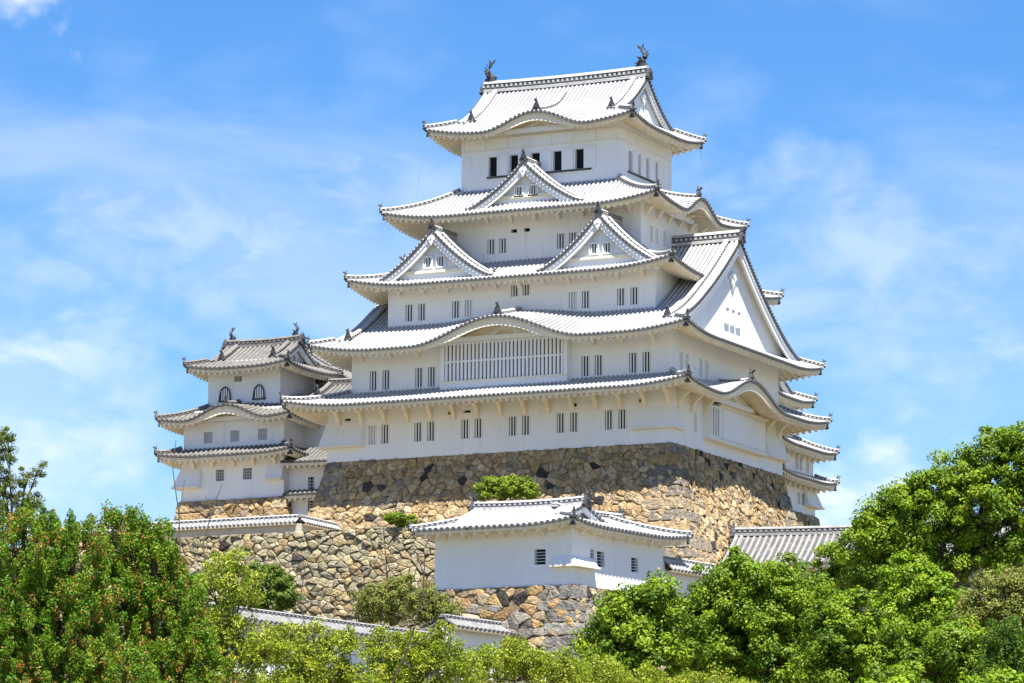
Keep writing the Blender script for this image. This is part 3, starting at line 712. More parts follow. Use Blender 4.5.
# tier roofs
rA = Roof(K, (-30.38, 2.78, -3.34, 23.72), 3.8, 1.35, {'S': 3.64, 'N': 3.22, 'W': 3.88, 'E': 2.88}, {'S': 3.3, 'N': 2.7, 'W': 2.0, 'E': 2.75}, WHITE, lift=.55, bumps=[('E', 12.3, 6.4, 1.65, 3.6)], label='lowest tiled roof of the keep, its eave arched over the east bay')
rB = Roof(K, (-28.59, 2.33, -2.52, 23.53), 7.95, 8.55, 13.0, {'S': 2.8, 'N': 3.0, 'W': 2.1, 'E': 2.4}, WHITE, lift=.62, a=.66, bumps=[('S', 15.4, 7.2, 1.85, 6.5)],
          irimoya=('x', 1.3, 1.3, 2.15), cuts=[('S', 4.19+.0, 26.39, 4.64), ('N', 4.52, 26.72, 4.85)], label='large hipped and gabled roof with the great east gable and the broad arched eave')
rC = Roof(K, (-26.85, .06, .03, 20.72), 13.15, 2.05, {'S': 4.57, 'N': 4.52, 'W': 4.75, 'E': 4.56}, {'S': 2.07, 'N': 2.0, 'W': 2.4, 'E': 2.26}, WHITE, lift=.7, Lc=6, label='middle tiled roof carrying two triangular gables')
rD = Roof(K, (-24.9, -1.97, 1.92, 18.8), 18.55, 2.45, {'S': 3.48, 'N': 3.6, 'W': 5.0, 'E': 4.73}, {'S': 2.68, 'N': 2.6, 'W': 2.8, 'E': 2.53}, WHITE, lift=.65, bumps=[('E', 8.5, 3.6, 1.35, 4.7)], label='fourth tiled roof with one central triangular gable')
rE = Roof(K, (-22.0, -4.68, 3.48, 16.68), 25.1, 4.6, 6.6, {'S': 1.92, 'N': 1.5, 'W': 2.1, 'E': 2.0}, WHITE, lift=.62, Lc=5, a=.62, bumps=[('S', 9.1, 4.5, 1.25, 4.2)], irimoya=('x', 1.75, 1.75, 2.3), label='topmost gabled roof with fish finials')
rE.irimoya_top(.75, .55, fins=1, fin_scale=.88, bw=.4, pend=.9, drop=1.0)
rE.mound_ridge('S', 9.1, .55, 5.6, .8)
rB.irimoya_top(.7, .5, bw=.6, win=[(-1.1, 10.7, .6, 1.1), (0, 10.7, .6, 1.1), (1.1, 10.7, .6, 1.1)], pend=1.3, drop=2.0)
rB.mound_ridge('S', 15.4, .7, 4.4)
def upper_slope(B, rf, sd, u0, u1, v0):
    P0, eu, ev, L = rf.fr[sd]; D = rf.D[sd]; mb = B.mb(); st = rf.st; r = st['r']
    mb.grid([[rf.P(sd, u, v0 + (D-v0)*k/6) for k in range(7)] for u in np.linspace(u0, u1, 4)], st['pan'])
    n = int(L/st['pitch'])
    for i in range(n+1):
        u = (L - n*st['pitch'])/2 + i*st['pitch']
        if not u0 < u < u1: continue
        rows = []
        for k in range(7):
            c = rf.P(sd, u, v0 + (D-v0)*k/6); rows.append([c - eu*r, c - eu*.62*r + Vector((0,0,.8*r)), c + Vector((0,0,1.1*r)), c + eu*.62*r + Vector((0,0,.8*r)), c + eu*r])
        mb.grid(rows, st['rib'])
    mb.build('upper_slope', rf.obj)
upper_slope(K, rB, 'S', 24.2, 26.388, 8.6); upper_slope(K, rB, 'N', 4.53, 6.7, 8.6)
rA.mound_ridge('E', 12.3, .3, 2.8, .85)
rD.mound_ridge('E', 8.5, .4, 4.4, .8)
for i, (uc, zz) in enumerate(((-20.05, 17.3), (-6.25, 17.45))):
    dormer(K, rC, 'S', uc + 26.85, 4.85, .75, 5.2, zz, 13.5, win=[(-.55, 14.95, .62, .75), (.55, 14.95, .62, .75)], label=('left' if i == 0 else 'right') + ' triangular gable on the middle roof')
dormer(K, rD, 'S', -13.35 + 24.9, 4.7, .8, 4.2, 22.35, 19.0, win=[(-.6, 20.2, .62, .7), (.6, 20.2, .62, .7)], label='central triangular gable under the top storey')
# panels closing the arched eaves
def arch_panel(B, roof, sd, uc, w, v, zb, name='curved_gable_panel', n=16, mat='timber_plaster'):
    P0, eu, ev, L = roof.fr[sd]; mb = B.mb(); cols = []
    for k in range(n+1):
        u = uc - w + 2*w*k/n; q = P0 + eu*u + ev*v; top = roof.H(sd, u, v*.35) - roof.thick - .05
        cols.append([q + Vector((0,0,top)), q + Vector((0,0,min(top, zb)))])
    mb.grid(cols, mat)
    # beam and strut ornament in the arch
    q = P0 + eu*uc + ev*(v-.12); mb.obox(q + Vector((0,0,zb+.12)), eu*w*.80, ev*.14, Vector((0,0,.15)), 'plaster')
    h = roof.H(sd, uc, v*.35) - roof.thick - zb - .25
    mb.prism([q + eu*x*w*.45 + Vector((0,0,zb+.27+y*h)) for x, y in ((-.9,0), (-.5,.28), (-.25,.62), (0,.8), (.25,.62), (.5,.28), (.9,0), (.35,0), (.15,.35), (-.15,.35), (-.35,0))], ev*.10, 'plaster')
    mb.build(name, B.root)
arch_panel(K, rB, 'S', 15.4, 5.3, 2.0, 8.42)
arch_panel(K, rE, 'S', 9.1, 3.6, 1.2, 25.05)
arch_panel(K, rA, 'E', 12.3, 4.6, 1.9, 3.75)
arch_panel(K, rD, 'E', 8.5, 2.6, 1.9, 18.5)
# the lattice bay on the second storey
mb = K.mb(); bx0, bx1, by = -18.7, -8.25, -.28
mb.box((bx0, by, 4.35), (bx1, .28, 5.45), 'plaster'); mb.box((bx0, by, 8.25), (bx1, .28, 8.75), 'plaster')
mb.box((bx0, by, 5.45), (bx0+.3, .28, 8.25), 'plaster'); mb.box((bx1-.3, by, 5.45), (bx1, .28, 8.25), 'plaster')
mb.box((bx0-.06, by-.07, 5.36), (bx1+.06, by-.003, 5.50), 'timber_plaster')
bay = mb.build('lattice_bay', root)
mb = K.mb(); mb.quad((bx0+.3, .22, 5.45), (bx1-.3, .22, 5.45), (bx1-.3, .22, 8.25), (bx0+.3, .22, 8.25), 'dark_interior'); mb.build('bay_opening', bay)
mb = K.mb(); n = 31
for i in range(n):
    x = bx0+.3 + (bx1-bx0-.6)*(i+.5)/n; mb.box((x-.095, by+.06, 5.45), (x+.095, by+.2, 8.25), 'plaster')
mb.box((bx0+.3, by+.03, 6.88), (bx1-.3, by+.057, 7.02), 'plaster'); mb.build('bay_lattice', bay)
# the panelled bay on the east face of the first storey
mb = K.mb(); mb.box((.002, 5.85, 1.05), (.5, 16.5, 3.55), 'plaster'); mb.box((.5, 8.2, 1.25), (.58, 16.3, 3.4), 'plaster'); mb.box((.002, 5.75, .88), (.66, 16.6, 1.05), 'timber_plaster'); mb.box((.002, 7.4, 3.55), (.75, 16.55, 3.75), 'timber_plaster')
eb = mb.build('panelled_bay', root)
mb = K.mb(); mb.box((.502, 6.1, 1.35), (.51, 7.5, 3.3), 'dark_interior')
for y in (6.1, 6.57, 7.03, 7.5): mb.box((.512, y-.11, 1.3), (.60, y+.11, 3.35), 'plaster')
mb.build('bay_lattice', eb)
# corner drop bays, brackets, sills
drop_bay(K, [(-3.25, -.002), (.002, -.002), (.002, 1.75)], [(0, -.34), (.3, -.34), (.3, 0)], 1.02, 2.6)
drop_bay(K, [(-28.372, 2.2), (-28.372, -.002), (-25.2, -.002)], [(-.5, 0), (-.5, -.6), (0, -.6)], 1.02, 3.1)
drop_bay(K, [(.002, 17.3), (.002, 21.0)], [(.55, 0), (.55, 0)], 1.0, 3.0)
for i in range(15): bracket(K, (-27.4 + i*1.945, 0, 4.15), (0, -1), 1.75, 1.45)
for i in range(9):
    y = 1.2 + i*2.35
    if not (6.5 < y < 16.3): bracket(K, (0, y, 4.1), (1, 0), 1.6, 1.4)
for x in (-25.6, -23.2, -20.9, -6.4, -4.1, -1.5): bracket(K, (x, .3, 8.35), (0, -1), 1.3, .75)
for i in range(9): bracket(K, (-21.2 + i*1.98, 4.6, 18.95), (0, -1), 1.3, .8)
for i in range(6): bracket(K, (-4.5, 5.5 + i*2.0, 18.95), (1, 0), 1.3, .8)
for i in range(11): bracket(K, (-23.4 + i*2.02, 2.1, 13.3), (0, -1), 1.0, .6)
mb = K.mb(); mb.box((-17.7, 5.26, 21.86), (-8.95, 5.398, 21.98), 'ornament'); mb.box((-6.698, 7.0, 21.74), (-6.58, 13.0, 21.86), 'ornament'); mb.build('window_sill', root)
for x in (-16.85, -15.06, -13.22, -11.40, -9.56):
    mb = K.mb(); mb.box((x, 5.30, 22.0), (x+.95, 5.397, 23.6), 'plaster'); mb.build('window_shutter', root)
for y in (7.85, 9.3, 10.9):
    mb = K.mb(); mb.box((-6.697, y, 21.9), (-6.62, y+.95, 23.55), 'plaster'); mb.build('window_shutter', root)
mb = K.mb()
for z in (24.0, 24.9): mb.box((-19.95, 5.35, z), (-6.65, 5.397, z+.05), 'timber_plaster'); mb.box((-6.697, 5.36, z), (-6.65, 15.2, z+.05), 'timber_plaster')
for k in range(8): mb.box((-19.7 + k*1.85, 5.352, 24.05), (-19.66 + k*1.85, 5.396, 24.9), 'timber_plaster')
mb.build('wall_moulding', root)

# ------------------------------------------------------------------ west small keep (grey roofs, left)
BIG = dict(pan='tile_grey', rib='rib_grey', pitch=0.42, r=0.11)
root = thing('small_keep', (-41.1, 12.3, -1.25), 'small grey roofed keep with two arched windows, left of the great keep', 'castle')
L = Bld(root)
l1, l2, l3 = (-45.7, -36.5, 8, 16.5), (-45.6, -36.6, 8.1, 16.4), (-44.0, -37.5, 9, 14.6)
g1 = {'S': hx(l1, [(-42.6,-41.84,.25,1.15), (-40.17,-39.35,.25,1.15)])}; g2 = {'S': hx(l2, [(-43.8,-43.0,3.3,4.2), (-41.4,-40.6,3.3,4.2), (-38.9,-38.1,3.3,4.2)])}
g3 = {'S': hx(l3, [(-41.65,-40.95,8.2,8.65)])}
walls(L, l1, -1.27, 2.75, g1); windows(L, l1, g1, nb=4, cross=3, bar='grey_lattice', bw=.5)
walls(L, l2, 2.5, 5.9, g2); windows(L, l2, g2, nb=4, bar='grey_lattice', back='dark_wood', bw=1.1)
walls(L, l3, 5.9, 9.9, g3); windows(L, l3, g3, nb=1, bar='grey_lattice', back='grey_lattice', bw=.2)
Roof(L, (-47.1, -35.1, 6.5, 18), 2.1, .75, 1.5, 1.4, BIG, lift=.3, Lc=3.5, label='lowest grey tiled roof of the small keep')
r = Roof(L, (-47.1, -35.2, 6.5, 18), 4.9, 1.35, {'S': 2.5, 'E': 2.1, 'W': 3.3, 'N': 3.4}, {'S': 1.55, 'E': 1.4, 'W': 1.5, 'N': 1.6}, BIG, lift=.3, Lc=3.5, bumps=[('S', 6.0, 3.9, 1.15, 2.9)], label='grey tiled roof with an arched eave')
r.mound_ridge('S', 6.0, .35, 2.4, .6); arch_panel(L, r, 'S', 6.0, 2.6, 1.35, 5.0)
r = Roof(L, (-45.1, -35.95, 7.35, 16.05), 9.1, 2.35, 4.35, {'S': 1.6, 'E': 1.3, 'W': 1.3, 'N': 1.4}, BIG, lift=.35, Lc=3.5, irimoya=('x', 1.25, 1.25, 1.9), label='topmost grey gabled roof')
r.irimoya_top(.5, .45, fins=1, fin_scale=.52, bw=.35, pend=.6, drop=.5)
for cx in (-42.4, -39.35):     # arched windows with black cusped frames
    mb = L.mb(); prof = [(-.54, 0), (-.51, .5), (-.40, .88), (-.18, 1.08), (0, 1.16), (.18, 1.08), (.40, .88), (.51, .5), (.54, 0)]
    inn = [(x*.82, y*.90) for x, y in prof]
    mb.grid([[(cx+x, 8.9, 6.72+y), (cx+x, 8.86, 6.72+y), (cx+u, 8.86, 6.72+w), (cx+u, 8.98, 6.72+w)] for (x, y), (u, w) in zip(prof, inn)], 'ornament')
    mb.box((cx-.6, 8.84, 6.64), (cx+.6, 8.995, 6.74), 'ornament')
    w = mb.build('arched_window', root)
    mb = L.mb(); mb.add([(cx+x, 8.985, 6.72+y) for x, y in inn], [tuple(range(9))], 'dark_wood'); mb.build('window_opening', w)
    mb = L.mb()
    for k in (-.3, -.1, .1, .3): mb.box((cx+k-.06, 8.93, 6.74), (cx+k+.06, 8.97, 7.62 + (.15 if abs(k) < .2 else 0)), 'plaster')
    mb.build('window_bars', w)
drop_bay(L, [(-45.702, 10.5), (-45.702, 7.998), (-43.9, 7.998)], [(-.55, 0), (-.55, -.6), (0, -.6)], -.25, 1.5)
drop_bay(L, [(-38.0, 7.998), (-36.498, 7.998)], [(0, -.5), (0, -.5)], .05, 1.6)
for x in (-44.6, -42.9, -41.0, -39.2, -37.3): bracket(L, (x, 8, 2.15), (0, -1), 1.1, .8)
o = stone_base('stone_base', None, (-45.8, -36.4, 7.9, 16.6), -1.27, 6, lambda h: .13*h, 'SE', .58, .42, PAL_WARM, 5, corner_pal=PAL_WARM)
tag(o, 'low tan stone base under the small grey roofed keep', 'stone wall')

SHADED = dict(pan='tile_edge', rib='rib_grey', pitch=0.42, r=0.085)  # gallery tiles darkened, the great keep's shadow put into their colour
# gallery between the two keeps
root = thing('connecting_gallery', (-32.5, 12, -2.7), 'plain white gallery between the small left keep and the great keep', 'building')
G = Bld(root)
c1 = (-36.48, -28.9, 8.7, 17); q1 = {'S': hx(c1, [(-34.75,-34.2,-.75,.25), (-33.0,-32.4,-.75,.25), (-34.75,-34.15,-2.45,-1.6), (-33.6,-33.0,-2.45,-1.6)])}
walls(G, c1, -6.4, 1.75, q1); windows(G, c1, q1, nb=2, cross=3, bar='grey_lattice', back='dark_interior', bw=.3)
Roof(G, (-36.46, -27.9, 7.4, 18.2), 1.3, 1.5, {'S': 3.2, 'E': 1.0, 'W': .02, 'N': 1.2}, {'S': 1.3, 'E': .9, 'W': .01, 'N': 1.1}, SHADED, lift=.1, hips=(), sides='S', label='lower roof of the gallery')
Roof(G, (-36.46, -28.2, 7.75, 18), -1.15, .42, {'S': .95, 'E': .6, 'W': .02, 'N': .9}, {'S': .9, 'E': .5, 'W': .01, 'N': .9}, SHADED, lift=.0, hips=(), sides='S', label='narrow pent roof of the gallery')
c2 = (-37.2, -30.2, 11.6, 17); walls(G, c2, 1.7, 6.9, {})
r = Roof(G, (-38.0, -29.2, 10.3, 18.3), 6.35, 2.0, 4.0, 1.2, SHADED, lift=.25, Lc=3, irimoya=('x', 1.2, 1.2, 1.8), label='upper roof of the gallery'); r.irimoya_top(.4, .4, bw=.3, kd=True, pend=.5, drop=.3)

# rear keep whose roof shows between the two
root = thing('rear_keep', (-42.5, 25.5, -2), 'rear keep whose grey roof peak just shows behind the small left keep', 'castle')
G = Bld(root); walls(G, (-46.3, -40.0, 22.3, 29.0), -2, 10.6, {})
r = Roof(G, (-47.6, -38.7, 21.0, 30.3), 10.0, 2.75, 4.45, 1.3, BIG, lift=.4, Lc=3.5, irimoya=('y', 1.3, 1.3, 1.9)); r.irimoya_top(.45, .45, fins=1, fin_scale=.5, bw=.35, pend=.6, drop=.4)

# ------------------------------------------------------------------ east small keep, behind on the right
root = thing('small_keep', (-7.8, 32, -1.4), 'small three tiered keep half hidden behind the right side of the great keep', 'castle')
G = Bld(root)
e1, e2, e3 = (-12, -3.5, 27.5, 36.3), (-11.9, -3.6, 27.6, 36.2), (-11, -4.9, 28.8, 34.9)
f1 = {'E': hy(e1, [(32.5,33.2,-.7,.25), (33.45,34.0,-.7,.25)])}; f2 = {'E': hy(e2, [(32.4,33.0,2.05,3.05), (33.25,33.8,2.05,3.05), (34.7,35.3,2.05,3.05)])}; f3 = {'E': hy(e3, [(32.6,33.2,6.2,7.1)])}
walls(G, e1, -1.42, 1.6, f1); windows(G, e1, f1, back='dark_wood'); walls(G, e2, 1.4, 4.1, f2); windows(G, e2, f2, back='dark_wood'); walls(G, e3, 4.4, 8.4, f3); windows(G, e3, f3, back='dark_wood')
Roof(G, (-13.3, -2.15, 26.15, 37.65), 1.1, .7, 1.45, 1.35, WHITE, lift=.3, Lc=3.5, label='lowest roof of the rear right keep')
Roof(G, (-13.3, -2.15, 26.15, 37.65), 3.55, 1.35, {'S': 2.7, 'E': 2.75, 'W': 2.3, 'N': 2.75}, 1.4, WHITE, lift=.3, Lc=3.5, label='middle roof of the rear right keep')
r = Roof(G, (-12.3, -3.45, 27.4, 36.2), 7.6, 2.5, 4.4, 1.3, WHITE, lift=.4, Lc=3.5, irimoya=('x', 1.3, 1.3, 1.9), label='topmost roof of the rear right keep'); r.irimoya_top(.5, .45, bw=.35, pend=.5, drop=.4)
drop_bay(G, [(-3.498, 33.9), (-3.498, 36.302), (-6.0, 36.302)], [(.55, 0), (.55, .5), (0, .5)], -.75, .85)
for k in range(8): bracket(G, (-3.5, 28.3 + k*1.08, 1.15), (1, 0), 1.0, .6, .09); bracket(G, (-3.6, 28.3 + k*1.08, 3.6), (1, 0), 1.0, .6, .09)
o = stone_base('stone_base', None, (-12.1, -3.4, 27.4, 36.4), -1.42, 9, lambda h: .15*h, 'SE', .8, .6, PAL_GREY, 8)
tag(o, 'stone base under the half hidden keep at the rear right', 'stone wall')

# ------------------------------------------------------------------ corner turret below the keep
SH = np.array([[1, .168, 0, 1.0], [0, .986, 0, -19.0], [0, 0, 1, -12.2]])
root = thing('corner_turret', (-4, -14, -12.2), 'low white corner turret with a snow white tiled roof, standing before the tan stone base', 'turret')
T = Bld(root, SH); TW = dict(pan='tile_white', rib='rib_white', pitch=0.45, r=0.125)
t1 = (-10.5, 0, 0, 11.4); th = {'S': hx(t1, [(-2.85,-2.0,1.45,2.5)]), 'E': [(2.2,2.7,1.55,2.6), (3.0,3.95,1.5,2.55), (7.2,8.1,1.5,2.5)]}
walls(T, t1, -.02, 4.35, th); windows(T, t1, th, nb=0, cross=4, bar='grey_lattice', back='dark_interior')
ra = Roof(T, (-11.3, 1.05, -1.5, 8.3), 4.05, 1.85, 4.9, {'S': 1.5, 'E': 1.05, 'W': 1.5, 'N': 1.5}, TW, lift=.4, Lc=4.5, irimoya=('x', 1.7, 2.2, 3.0), sides='SWN', hips=('SE', 'SW'), nolift=('NE', 'SW'), rafter=.9, label='main white roof of the turret'); ra.irimoya_top(.45, .42, bw=.35, pend=.55, drop=.2, kd=False)
rb = Roof(T, (-6.95, 1.05, -1.5, 12.9), 4.05, 1.413, 4.0, {'S': 1.5, 'E': 1.05, 'W': 1.5, 'N': 1.5}, TW, lift=.4, Lc=4.5, a=.6947, irimoya=('y', 3.98, 2.4, 3.98), sides='ENW', hips=('NE',), nolift=('SW', 'NW'), rafter=.9, label='white roof over the east wing of the turret'); rb.irimoya_top(.45, .42, bw=.35, pend=.5, ends=(1,), kd=False)
drop_bay(T, [(-1.4, -.002), (.002, -.002), (.002, 2.5)], [(0, -.5), (.55, -.5), (.55, 0)], 1.2, 2.0)
for x in (-9.6, -8.1, -6.6, -5.1, -3.6, -2.1, -.7): bracket(T, (x, 0, 4.0), (0, -1), 1.2, .55, .08)
for y in (.9, 2.3, 3.7, 5.1, 6.5, 7.9, 9.3, 10.7): bracket(T, (0, y, 4.0), (1, 0), .85, .5, .08)
o = stone_base('stone_base', None, (-10.5, 0, 0, 11.4), 0, 7.5, lambda h: .20*h, 'SE', 0.8, .56, PAL_MIX, 21, xf=SH, dark=.10, corner_pal=[(.21,.20,.18), (.26,.25,.225), (.175,.165,.15)])
tag(o, 'rough grey and brown stone base under the low white corner turret', 'stone wall')

# ------------------------------------------------------------------ retaining wall and terraces
def wall_face_fn(A, Bp, nrm, ztop, off, ea=0, eb=0):
    A, Bp, nrm = Vector(A), Vector(Bp), Vector(nrm).normalized(); d = (Bp-A); Ln = d.length; d.normalize()
    def f(s, h, n):
        q = A + d*(-ea*off(h) + s*(Ln + (ea+eb)*off(h))) + nrm*(off(h)+n); return Vector((q.x, q.y, ztop-h))
    return f, Ln
rnd = random.Random(17); mb = MB(); cols = []; off = lambda h: .16*h
for A, Bp, nr_, ea, eb in (((-62, -9, 0), (-18.8, -9, 0), (0, -1, 0), 0, 1), ((-18.8, -9, 0), (-11.5, -5.6, 0), (.42, -.907, 0), -.6, 0)):
    f, Lm = wall_face_fn(A, Bp, nr_, -6.3, off, ea, eb); backing(mb, cols, f, 13); rubble_face(mb, cols, f, Lm, 13, .56, .40, PAL_GREY, rnd, dark=.012, bulge=.2)
o = finish_stone(mb, cols, 'retaining_wall'); tag(o, 'weathered grey rubble retaining wall left of the turret, with a corner of squared blocks', 'stone wall')
mb = MB(); mb.prism([(-62, -8.9, -24), (-18.8, -8.9, -24), (-11.5, -5.5, -24), (-10.5, 1, -24), (-10.5, 60, -24), (-62, 60, -24)], (0, 0, 17.65), 'earth')
tag(mb.build('terrace_ground'), kind='structure')
mb = MB(); mb.prism([(-9.2, -18.5, -24), (0.8, -18.5, -24), (2.4, -8, -24), (16, -1, -24), (60, 6, -24), (60, 60, -24), (-10.4, 60, -24), (-10.4, -5, -24)], (0, 0, 11.6), 'meadow')
tag(mb.build('lower_terrace_ground'), kind='structure')

ST = dict(pan='tile_grey', rib='rib_pale', pitch=0.46, r=0.105)
def roofed_wall(name, loc, path, zb, ze, label, st, half=.62, rise=.42, th=.42, mat='plaster', pitch=None):
    """plaster wall under a little tiled roof, along a polyline"""
    root = thing(name, loc, label, 'wall'); B = Bld(root); pitch = pitch or st['pitch']
    wb, rf, rg = MB(), MB(), MB()
    for (xa, ya), (xb, yb) in zip(path, path[1:]):
        a, b = Vector((xa, ya, 0)), Vector((xb, yb, 0)); d = (b-a); Ln = d.length; d.normalize(); n = Vector((-d.y, d.x, 0)); z = Vector((0, 0, 1))
        wb.obox(a + d*Ln/2 + z*(zb+ze)/2, d*Ln/2, n*th/2, z*(ze-zb)/2, mat)
        for sg in (1, -1):
            e = n*sg*half; rf.quad(a + e + z*ze, b + e + z*ze, b + z*(ze+rise), a + z*(ze+rise), st['pan']); rf.quad(a + e + z*ze, b + e + z*ze, b + e*.5 + z*(ze-.12), a + e*.5 + z*(ze-.12), 'timber_plaster')
            rf.quad(a + e + z*(ze+.02), b + e + z*(ze+.02), b + e*.97 + z*(ze-.10), a + e*.97 + z*(ze-.10), 'timber_plaster')
            k = pitch/2
            while k < Ln:
                c0, c1 = a + d*k + e*1.04 + z*(ze+.03), a + d*k + z*(ze+rise+.03); rf.tube([c0, c1], .085, st['rib'], k=6, cap=False); rf.disc(c0 - z*.02, e, .10, .05, 'tile_edge'); k += pitch
        sweep_ridge(rg, [a + z*(ze+rise-.02), b + z*(ze+rise-.02)], .34, .26, st, pitch=.4)
    wb.build('wall', root); r = rf.build('roof', root); rg.build('main_ridge', r)
    return root
roofed_wall('plaster_wall', (-36, -7.9, -6.3), [(-50, -7.9), (-26.4, -7.9), (-26.4, -2.2)], -6.4, -5.55, 'long tile capped plaster wall on top of the grey rubble wall', WHITE, mat='concrete_wall')
dx, dy = .148, .989
roofed_wall('plaster_wall', (5.5, -60, -21.5), [(4.05-dx*9, -69.9-dy*9), (7.35, -48.5)], -22.5, -19.3, 'low tile capped white wall running behind the thin trees at lower left', ST, half=1.05, rise=.6)
roofed_wall('plaster_wall', (9.4, -51.5, -21.5), [(9.05, -54.3), (9.95, -48.4)], -22.5, -18.45, 'short white wall with a grey tiled cap beside the turret base', ST, half=1.0, rise=.55)
roofed_wall('plaster_wall', (4.2, -6, -12.6), [(2.75, -7.9), (3.85, -1.4)], -13.2, -10.25, 'short white wall with a small tiled cap joined to the right of the turret', TW, half=.95, rise=.8)

# long grey roofed building at right
ca, sa = math.cos(R(8.4)), math.sin(R(8.4)); RX = np.array([[ca, -sa, 0, 2.6], [sa, ca, 0, 5.6], [0, 0, 1, -9.0]])
root = thing('storehouse', (9, 6.5, -13), 'long low storehouse with a plain grey striped tile roof, right of the stone base', 'building')
G = Bld(root, RX)
walls(G, (.6, 20, -3.4, 3.4), -4.0, .35, {'S': [(6.4, 7.6, -1.2, -.2), (10.5, 11.7, -1.2, -.2)]}, mat='concrete_wall'); windows(G, (.6, 20, -3.4, 3.4), {'S': [(6.4, 7.6, -1.2, -.2), (10.5, 11.7, -1.2, -.2)]}, nb=5)
r = Roof(G, (0, 20.5, -4.3, 4.3), 0, 2.6, 4.3, .9, ST, lift=0, a=.85, irimoya=('x', 0, 0, .6), sides='SN', hips=(), rafter=.7); r.irimoya_top(.5, .45, bw=.35, kd=False, pend=.4, recess=.5)

# ------------------------------------------------------------------ trees and shrubs
def leaf_object(name, P, Nn, ln, wd, col, parent):
    """many small folded leaves as one mesh: P positions, Nn normals, ln/wd sizes, col colours"""
    n = len(P); Nn = Nn/np.linalg.norm(Nn, axis=1, keepdims=True)
    t = nr.normal(size=(n, 3)); t -= (t*Nn).sum(1, keepdims=True)*Nn; t /= np.linalg.norm(t, axis=1, keepdims=True); b = np.cross(Nn, t)
    l = ln[:, None]; w = wd[:, None]
    V = np.stack([P - t*l*.5, P + b*w*.5 + Nn*w*.12, P + t*l*.5, P - b*w*.5 + Nn*w*.12], 1).reshape(-1, 3) - np.array(world_loc(parent))
    me = bpy.data.meshes.new(name); me.vertices.add(4*n); me.vertices.foreach_set('co', V.astype(np.float32).ravel())
    me.loops.add(4*n); me.loops.foreach_set('vertex_index', np.arange(4*n, dtype=np.int32)); me.polygons.add(n)
    me.polygons.foreach_set('loop_start', np.arange(n, dtype=np.int32)*4); me.polygons.foreach_set('loop_total', np.full(n, 4, dtype=np.int32)); me.update(calc_edges=True)
    a = me.color_attributes.new('col', 'FLOAT_COLOR', 'POINT'); c = np.concatenate([col, np.ones((n, 1))], 1); a.data.foreach_set('color', np.repeat(c, 4, 0).astype(np.float32).ravel())
    me.materials.append(MATS['leaf']); o = bpy.data.objects.new(name, me); S.collection.objects.link(o); o.parent = parent
    return o
STY = {  # clump radius, clumps per m2 of lobe surface, leaves per clump, leaf length, width, colours, inner share, odd colour share, odd colour
 'camphor': dict(rc=.50, dens=1.75, n=135, l=.19, w=.11, cols=[(.195,.305,.012), (.145,.245,.012), (.265,.365,.016), (.085,.160,.010)], inner=.45, odd=.02, oc=(.40,.30,.06)),
 'lime':    dict(rc=.40, dens=2.6, n=115, l=.18, w=.10, cols=[(.235,.375,.014), (.185,.320,.012), (.285,.395,.020), (.120,.215,.012)], inner=.45, odd=.02, oc=(.40,.32,.06)),
 'juniper': dict(rc=.19, dens=11.0, n=110, l=.085, w=.034, cols=[(0.113, 0.249, 0.011), (0.155, 0.280, 0.014), (0.077, 0.178, 0.011), (0.202, 0.297, 0.019)], inner=.55, odd=.17, oc=(.46,.22,.06)),
 'pine':    dict(rc=.12, dens=8.5, n=60, l=.085, w=.026, cols=[(.115,.175,.018), (.160,.205,.020), (.080,.130,.016)], inner=.12, odd=.12, oc=(.34,.2,.05)),
 'needle':  dict(rc=.30, dens=6.0, n=80, l=.15, w=.05, cols=[(.085,.170,.014), (.110,.200,.016), (.060,.125,.012)], inner=.5, odd=.01, oc=(.2,.15,.05)),
 'thin':    dict(rc=.30, dens=3.9, n=64, l=.135, w=.055, cols=[(.340,.410,.028), (.270,.350,.022), (.400,.430,.050), (.160,.225,.018)], inner=.12, odd=.05, oc=(.42,.32,.08)),
 'shrub':   dict(rc=.35, dens=4.2, n=80, l=.19, w=.09, cols=[(0.098, 0.163, 0.016), (0.124, 0.195, 0.021), (0.163, 0.221, 0.026)], inner=.6, odd=.02, oc=(.2,.15,.05)),
 'shrub2':  dict(rc=.30, dens=6.0, n=70, l=.20, w=.10, cols=[(0.195, 0.280, 0.016), (0.150, 0.227, 0.016), (0.260, 0.319, 0.023)], inner=.6, odd=.03, oc=(.25,.2,.05)),
 'olive':   dict(rc=.36, dens=3.8, n=70, l=.18, w=.07, cols=[(0.238, 0.266, 0.045), (0.182, 0.210, 0.039), (0.294, 0.301, 0.063), (0.133, 0.168, 0.028)], inner=.3, odd=.09, oc=(.32,.20,.08)),
}
